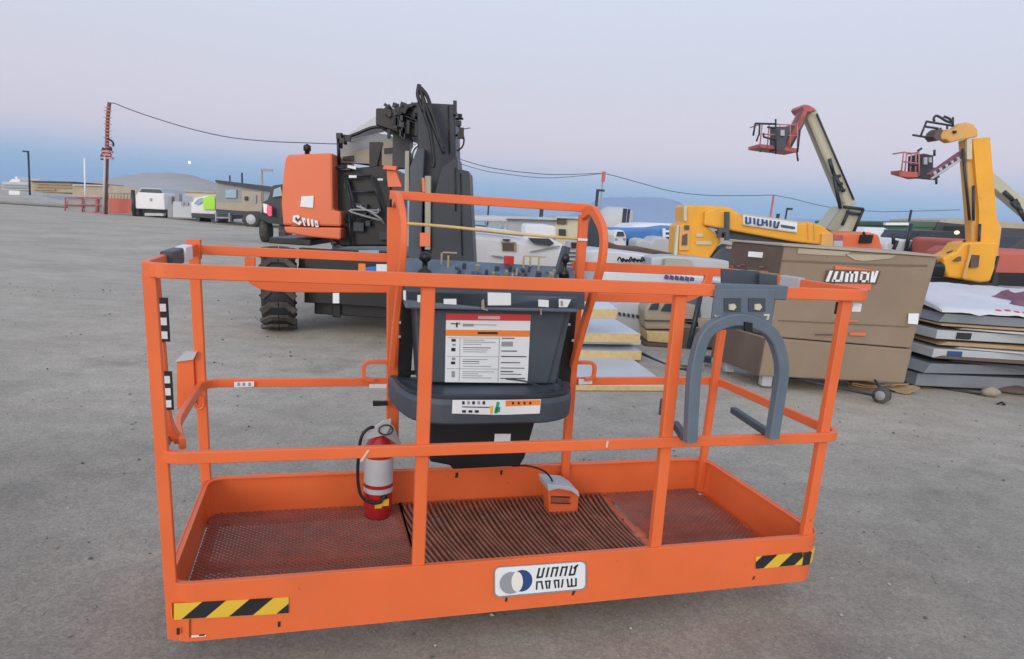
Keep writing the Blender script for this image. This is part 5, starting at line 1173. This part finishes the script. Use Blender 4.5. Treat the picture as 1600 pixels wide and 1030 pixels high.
for a, b in (((1296, 248), (1302, 270)), ((1302, 270), (1318, 300)), ((1303, 275), (1313, 326)), ((1306, 276), (1313, 275)), ((1308, 285), (1316, 288)), ((1312, 295), (1320, 298))): bar(mb, a, b, 13.65, .035)
mb.build('lift_cylinder', 'char', bn)
mb = MB(); slab(mb, [(1252, 168), (1256, 163), (1264, 164), (1272, 168), (1276, 174), (1258, 176)], 13.6, .5); mb.build('boom_nose', 'redw', bn, bevel=.02)
beamp(bn, 'jib', (1260, 172), (1226, 236), 3.6, 4.2, 13.6, 'redw', .3); mb = MB(); mb.tube([at(1254, 168, 13.5), at(1221, 234, 13.5)], .03); mb.tube([at(1262, 180, 13.5), at(1233, 234, 13.5)], .025); mb.build('jib_edge', 'carddk', bn)


def basket(root, P_, Y, m_rail, m_base, m_box, dp=1.0):
    """P_: x0,x1,ytop,ybase left/right pixel values"""
    x0_, x1_, yt, yb_ = P_
    part(root, 'basket_floor', [[(x0_, yb_ - 5), (x0_, yb_), (x1_, yb_ + 8), (x1_, yb_ + 2)]], Y, dp, m_base)
    mb = MB()
    for YY in (Y, Y + dp):
        for t_ in (0, .2, .5, .8, 1):
            xx = x0_ + (x1_ - x0_) * t_; bar(mb, (xx + 4 * (1 - t_), yt + 3 * t_), (xx, yb_ + 4 * t_), YY, .012)
        for hh in (0, .45): bar(mb, (x0_ + 4, yt + (yb_ - yt) * hh), (x1_ + 1, yt + 3 + (yb_ - yt) * hh), YY, .012)
    for xx in (x0_ + 4, x1_):
        a_ = at(xx, yt, Y); mb.tube([a_, a_ + V((0, dp, 0))], .012)
    mb.build('basket_rail', m_rail, root)
basket(bn, (1187, 1246, 193, 230), 13.2, M['pinkrail'], 'redw', 'slate', .6)
part(bn, 'control_box', [[(1212, 236), (1213, 198), (1234, 198), (1226, 234)]], 13.15, .3, 'slate'); part(bn, 'control_screen', [R4(1220, 203, 1226, 212)], 13.1, .05, 'beamlt')
mb = MB()
for a, b in (((1180, 193), (1212, 194)), ((1180, 193), (1177, 212)), ((1187, 195), (1186, 212)), ((1185, 212), (1182, 221)), ((1193, 208), (1193, 214)), ((1193, 214), (1211, 219)), ((1199, 199), (1212, 200)), ((1212, 186), (1212, 241)), ((1250, 203), (1246, 238)), ((1245, 238), (1247, 252)), ((1188, 233), (1188, 238))): bar(mb, a, b, 13.1, .018)
mb.build('basket_frame', 'char', bn)
part(bn, 'turret', [[(1300, 420), (1302, 360), (1340, 362), (1345, 420)]], 13.8, .8, 'bonedk')

# ================================================================== YELLOW UPRIGHT LIFT (right)
yl = thing('boom_lift', 'upright yellow articulated lift with a bare black frame at its tip', 'boom lift', (at(1515, 400, 10).x, 10.3, 0))
part(yl, 'mast', [[(1508, 218), (1547, 214), (1554, 332), (1566, 356), (1563, 380), (1560, 400), (1520, 402), (1518, 350)]], 9.8, .16, 'yellow2', bevel=.02); part(yl, 'mast_flange', [[(1520, 217), (1547, 215), (1558, 345), (1560, 400), (1530, 400), (1530, 330)]], 9.74, .1, 'yellow')
part(yl, 'mast_inlay', [R4(1511, 217, 1519, 249, 0)], 9.72, .04, 'cream')
part(yl, 'top_arm', [[(1464, 210), (1468, 203), (1492, 202), (1500, 194), (1510, 191), (1522, 194), (1528, 202), (1529, 214), (1500, 219), (1486, 223), (1478, 218), (1466, 219)]], 9.7, .16, 'yellow2', bevel=.02); part(yl, 'arm_pin', [R4(1491, 204, 1495, 208)], 9.66, .05, 'ink')
mb = MB()
for a, b in (((1448, 189), (1438, 214)), ((1426, 211), (1462, 217)), ((1448, 190), (1490, 197)), ((1446, 198), (1466, 201)), ((1462, 217), (1470, 200)), ((1480, 195), (1480, 202)), ((1489, 183), (1489, 197))): bar(mb, a, b, 9.65, .014)
for pts in ([(1460, 190), (1459, 185), (1463, 181), (1470, 184), (1478, 189), (1489, 193)], [(1475, 182), (1484, 186), (1488, 192)]): mb.tube(cat_curve([at(x, y, 9.65) for x, y in pts]), .016)
mb.build('tip_frame', 'char', yl)
part(yl, 'tip_mount', [[(1459, 214), (1462, 206), (1468, 201), (1474, 203), (1470, 212), (1472, 219), (1464, 220)]], 9.6, .2, 'carddk')
part(yl, 'base_arm', [[(1474, 402), (1480, 400), (1495, 393), (1505, 380), (1520, 378), (1560, 378), (1555, 420), (1548, 440), (1532, 442), (1500, 436), (1482, 434), (1476, 420)]], 9.6, .35, 'yellow', bevel=.03)
part(yl, 'base_window', [[(1518, 398), (1516, 418), (1529, 418), (1531, 399)], [(1491, 408), (1498, 403), (1502, 401), (1502, 408)]], 9.55, .06, 'carddk'); part(yl, 'base_panel', [[(1504, 434), (1514, 398), (1516, 382), (1518, 382), (1518, 398), (1508, 436)]], 9.55, .06, 'yellow2')
mb = MB()
for a, b in (((1504, 232), (1515, 344)), ((1480, 396), (1497, 390)), ((1497, 390), (1508, 376)), ((1560, 400), (1548, 442)), ((1521, 290), (1521, 345)), ((1531, 350), (1529, 390))): bar(mb, a, b, 9.7, .02)
for k in range(8): mb.tube(cat_curve([at(1453 + k * 2.5, 410 + k % 3 * 3, 9.7), at(1460 + k * 2, 416, 9.6), at(1455 + k * 3, 430, 9.7)]), .02)
mb.build('hose', 'char', yl); part(yl, 'chassis', [R4(1452, 425, 1560, 470)], 9.9, .9, 'char')
part(yl, 'drive_motor', [[(1452, 434), (1458, 406), (1474, 406), (1478, 434)]], 9.75, .3, 'slate')

b2 = thing('boom_lift', 'red basket on a dark ladder-like jib left of the upright yellow lift', 'boom lift', (at(1500, 330, 12).x, 12.3, 0))
beamp(b2, 'jib', (1455, 276), (1508, 239), 5, 5, 9.75, 'purple', .1)
mb = MB()
for k in range(5): bar(mb, (1460 + k * 9, 268 - k * 5.5), (1463 + k * 9, 276 - k * 6), 9.7, .02)
bar(mb, (1455, 280), (1500, 250), 9.68, .02); mb.build('jib_rung', 'beamlt', b2)
part(b2, 'basket_control', [[(1434, 278), (1436, 242), (1444, 240), (1458, 243), (1458, 262), (1465, 262), (1460, 278)]], 11.6, .3, 'char'); part(b2, 'console_face', [R4(1444, 246, 1449, 257), R4(1452, 246, 1456, 254)], 11.56, .05, 'beamlt')
basket(b2, (1408, 1436, 238, 271), 11.4, M['pinkrail'], 'redw', None, .3); part(b2, 'basket_skirt', [[(1407, 276), (1408, 268), (1434, 269), (1434, 277)]], 11.35, .06, 'redbar')
mb = MB()
for a, b in (((1420, 258), (1434, 258)), ((1460, 278), (1467, 276)), ((1463, 278), (1463, 288)), ((1434, 236), (1440, 232)), ((1460, 234), (1460, 244)), ((1430, 277), (1460, 280))): bar(mb, a, b, 11.4, .02)
mb.build('basket_frame', 'char', b2); part(b2, 'mast', [[(1530, 246), (1540, 240), (1545, 245), (1545, 420), (1532, 420)]], 11.6, .06, 'char')
b3 = thing('boom_lift', 'pale bone boom slanting in from the right edge behind the yellow mast', 'boom lift', (at(1610, 330, 15).x, 15, 0))
beamp(b3, 'boom', (1530, 262), (1640, 355), 9, 10, 14.5, 'bone', .25)
mb = MB()
for a, b in (((1569, 300), (1582, 312)), ((1582, 318), (1596, 330)), ((1586, 312), (1602, 345)), ((1580, 316), (1592, 320)), ((1592, 328), (1600, 340))): bar(mb, a, b, 14.4, .045)
mb.build('lift_cylinder', 'char', b3); part(b3, 'turret', [R4(1625, 345, 1680, 420)], 14.4, .3, 'bonedk')

# ================================================================== RIGHT BACKGROUND
b = thing('shed', 'dark green shed with a pale eave strip at the right', 'shed', (at(1430, 380, 24).x, 25, 0))
part(b, 'wall', [[(1382, 400), (1382, 350), (1520, 354), (1520, 405)]], 24, 5, 'green'); part(b, 'dark_panel', [[(1455, 372), (1466, 347), (1520, 352), (1520, 385), (1455, 380)]], 23.9, .1, 'roof'); part(b, 'eave', [R4(1384, 348, 1420, 352, 0)], 23.8, .2, 'label'); part(b, 'roof', [[(1380, 347), (1420, 346), (1466, 347), (1468, 356), (1420, 354), (1380, 352)]], 23.95, 5.2, 'green')  # near-black panel on the right end of the green wall
b = thing('shed', 'long low building with a dark flat roof at the right edge', 'shed', (at(1600, 380, 22).x, 24, 0))
part(b, 'wall', [[(1548, 420), (1548, 375), (1700, 382), (1700, 425)]], 22, 4, 'greylt'); part(b, 'roof', [[(1545, 355), (1545, 378), (1700, 386), (1700, 362)]], 21.7, 4.6, 'roof'); mb = MB()
for q_ in ([(1559, 378), (1557, 387), (1560, 387), (1562, 378)], [(1563, 378), (1564, 381), (1571, 381), (1571, 378)], [(1573, 377), (1573, 381), (1577, 380)]): slab(mb, q_, 21.6, .05)
mb.build('wall_mark', 'navy', b)
simple('warehouse', 'distant pale tan warehouse above the dark green shed', 'building', [(1468, 360), (1469, 344), (1500, 342), (1520, 343), (1640, 352), (1640, 370)], 46, 6, 'tan')
simple('dome_tent', 'white rounded tent behind the red-orange machine hood', 'tent', [(1340, 400), (1345, 364), (1362, 356), (1390, 356), (1412, 366), (1418, 400)], 19, 4, 'white', bevel=.3)
t = thing('camper_van', 'white camper with open pale blue doors left of the upright yellow lift', 'camper', (at(1420, 390, 15).x, 15.5, 0))
part(t, 'body', [[(1380, 420), (1383, 382), (1392, 374), (1400, 372), (1412, 374), (1480, 380), (1490, 398), (1490, 425)]], 15, 1.8, 'white', bevel=.05); part(t, 'door', [[(1432, 400), (1432, 372), (1457, 373), (1458, 400)]], 14.8, .1, 'bglass'); part(t, 'door', [R4(1418, 376, 1430, 400)], 14.85, .1, 'beamlt')
mb = MB()
for a, b in (((1433, 328 + 44), (1418, 398)), ((1424, 330 + 20), (1414, 398)), ((1431, 372), (1431, 402)), ((1458, 368), (1458, 402)), ((1396, 364), (1396, 382)), ((1396, 390), (1402, 376)), ((1420, 398), (1434, 366))): bar(mb, a, b, 14.7, .04)
mb.build('door_frame', 'char', t)
simple('dark_load', 'dark shrouded load with red side beside the white camper', 'load', [(1408, 400), (1410, 370), (1420, 360), (1500, 362), (1510, 400)], 18, 2, 'char')
simple('red_cab', 'dull red vehicle cab just left of the yellow mast', 'vehicle', [(1484, 410), (1486, 376), (1494, 373), (1518, 374), (1520, 410)], 13.4, 1.3, 'redbar', bevel=.05)
c_ = thing('parked_car', 'red van with sloping bonnet at the right edge behind the sheet', 'van', (at(1580, 420, 10).x, 10.8, 0))
part(c_, 'body', [[(1538, 430), (1541, 412), (1548, 400), (1562, 391), (1640, 392), (1640, 440)]], 10.2, 1.6, 'redbar', bevel=.06); part(c_, 'grille', [R4(1541, 411, 1552, 424)], 10.15, .06, 'redw'); part(c_, 'bumper', [[(1534, 445), (1536, 426), (1640, 428), (1640, 450)]], 10.1, 1.6, 'black')
simple('roof_panel', 'dark sloping panel above the red van', 'panel', [(1574, 391), (1590, 380), (1602, 370), (1660, 372), (1660, 394)], 11.5, .5, 'roof')
lp = thing('yard_lamp', 'lit round yellow lamp before the dark green shed', 'lamp', (at(1495, 363, 17).x, 17, 0))
mb = MB(); c = at(1495, 363.5, 17); mb.lathe([(-.05, 0), (-.035, .045), (0, .06), (.035, .045), (.05, 0)], c, (0, 0, 1), 14); mb.build('globe', 'lamp', lp); mb = MB(); mb.tube([V((c.x, c.y, 0)), c - V((0, 0, .07))], .03); mb.build('post', 'char', lp)

# left edge: keep far plain from reading empty
random.seed(21)
for k, (x, y, wd, hh, m_, lb) in enumerate(((580, 330, 30, 10, 'tan', 'low tan building beyond the gap under the boom'),)):
    simple('site_building', lb, 'building', R4(x, y, x + wd, y + hh), 55, 6, m_)

# ================================================================== HAZE
hz = MB(); hz.box((0, 815, 34.5), (3900, 1730, 71)); ho = hz.build('haze', 'label', org=(0, 840, 34.5))
hm = bpy.data.materials.new('evening_haze'); hm.use_nodes = True; hn = hm.node_tree.nodes; hn.clear(); ho_ = hn.new('ShaderNodeOutputMaterial'); pv = hn.new('ShaderNodeVolumePrincipled')
pv.inputs['Color'].default_value = (.66, .84, 1, 1); pv.inputs['Density'].default_value = .00022; pv.inputs['Anisotropy'].default_value = 0
hm.node_tree.links.new(pv.outputs[0], ho_.inputs['Volume']); ho.data.materials.clear(); ho.data.materials.append(hm); struct(ho, 'stuff')
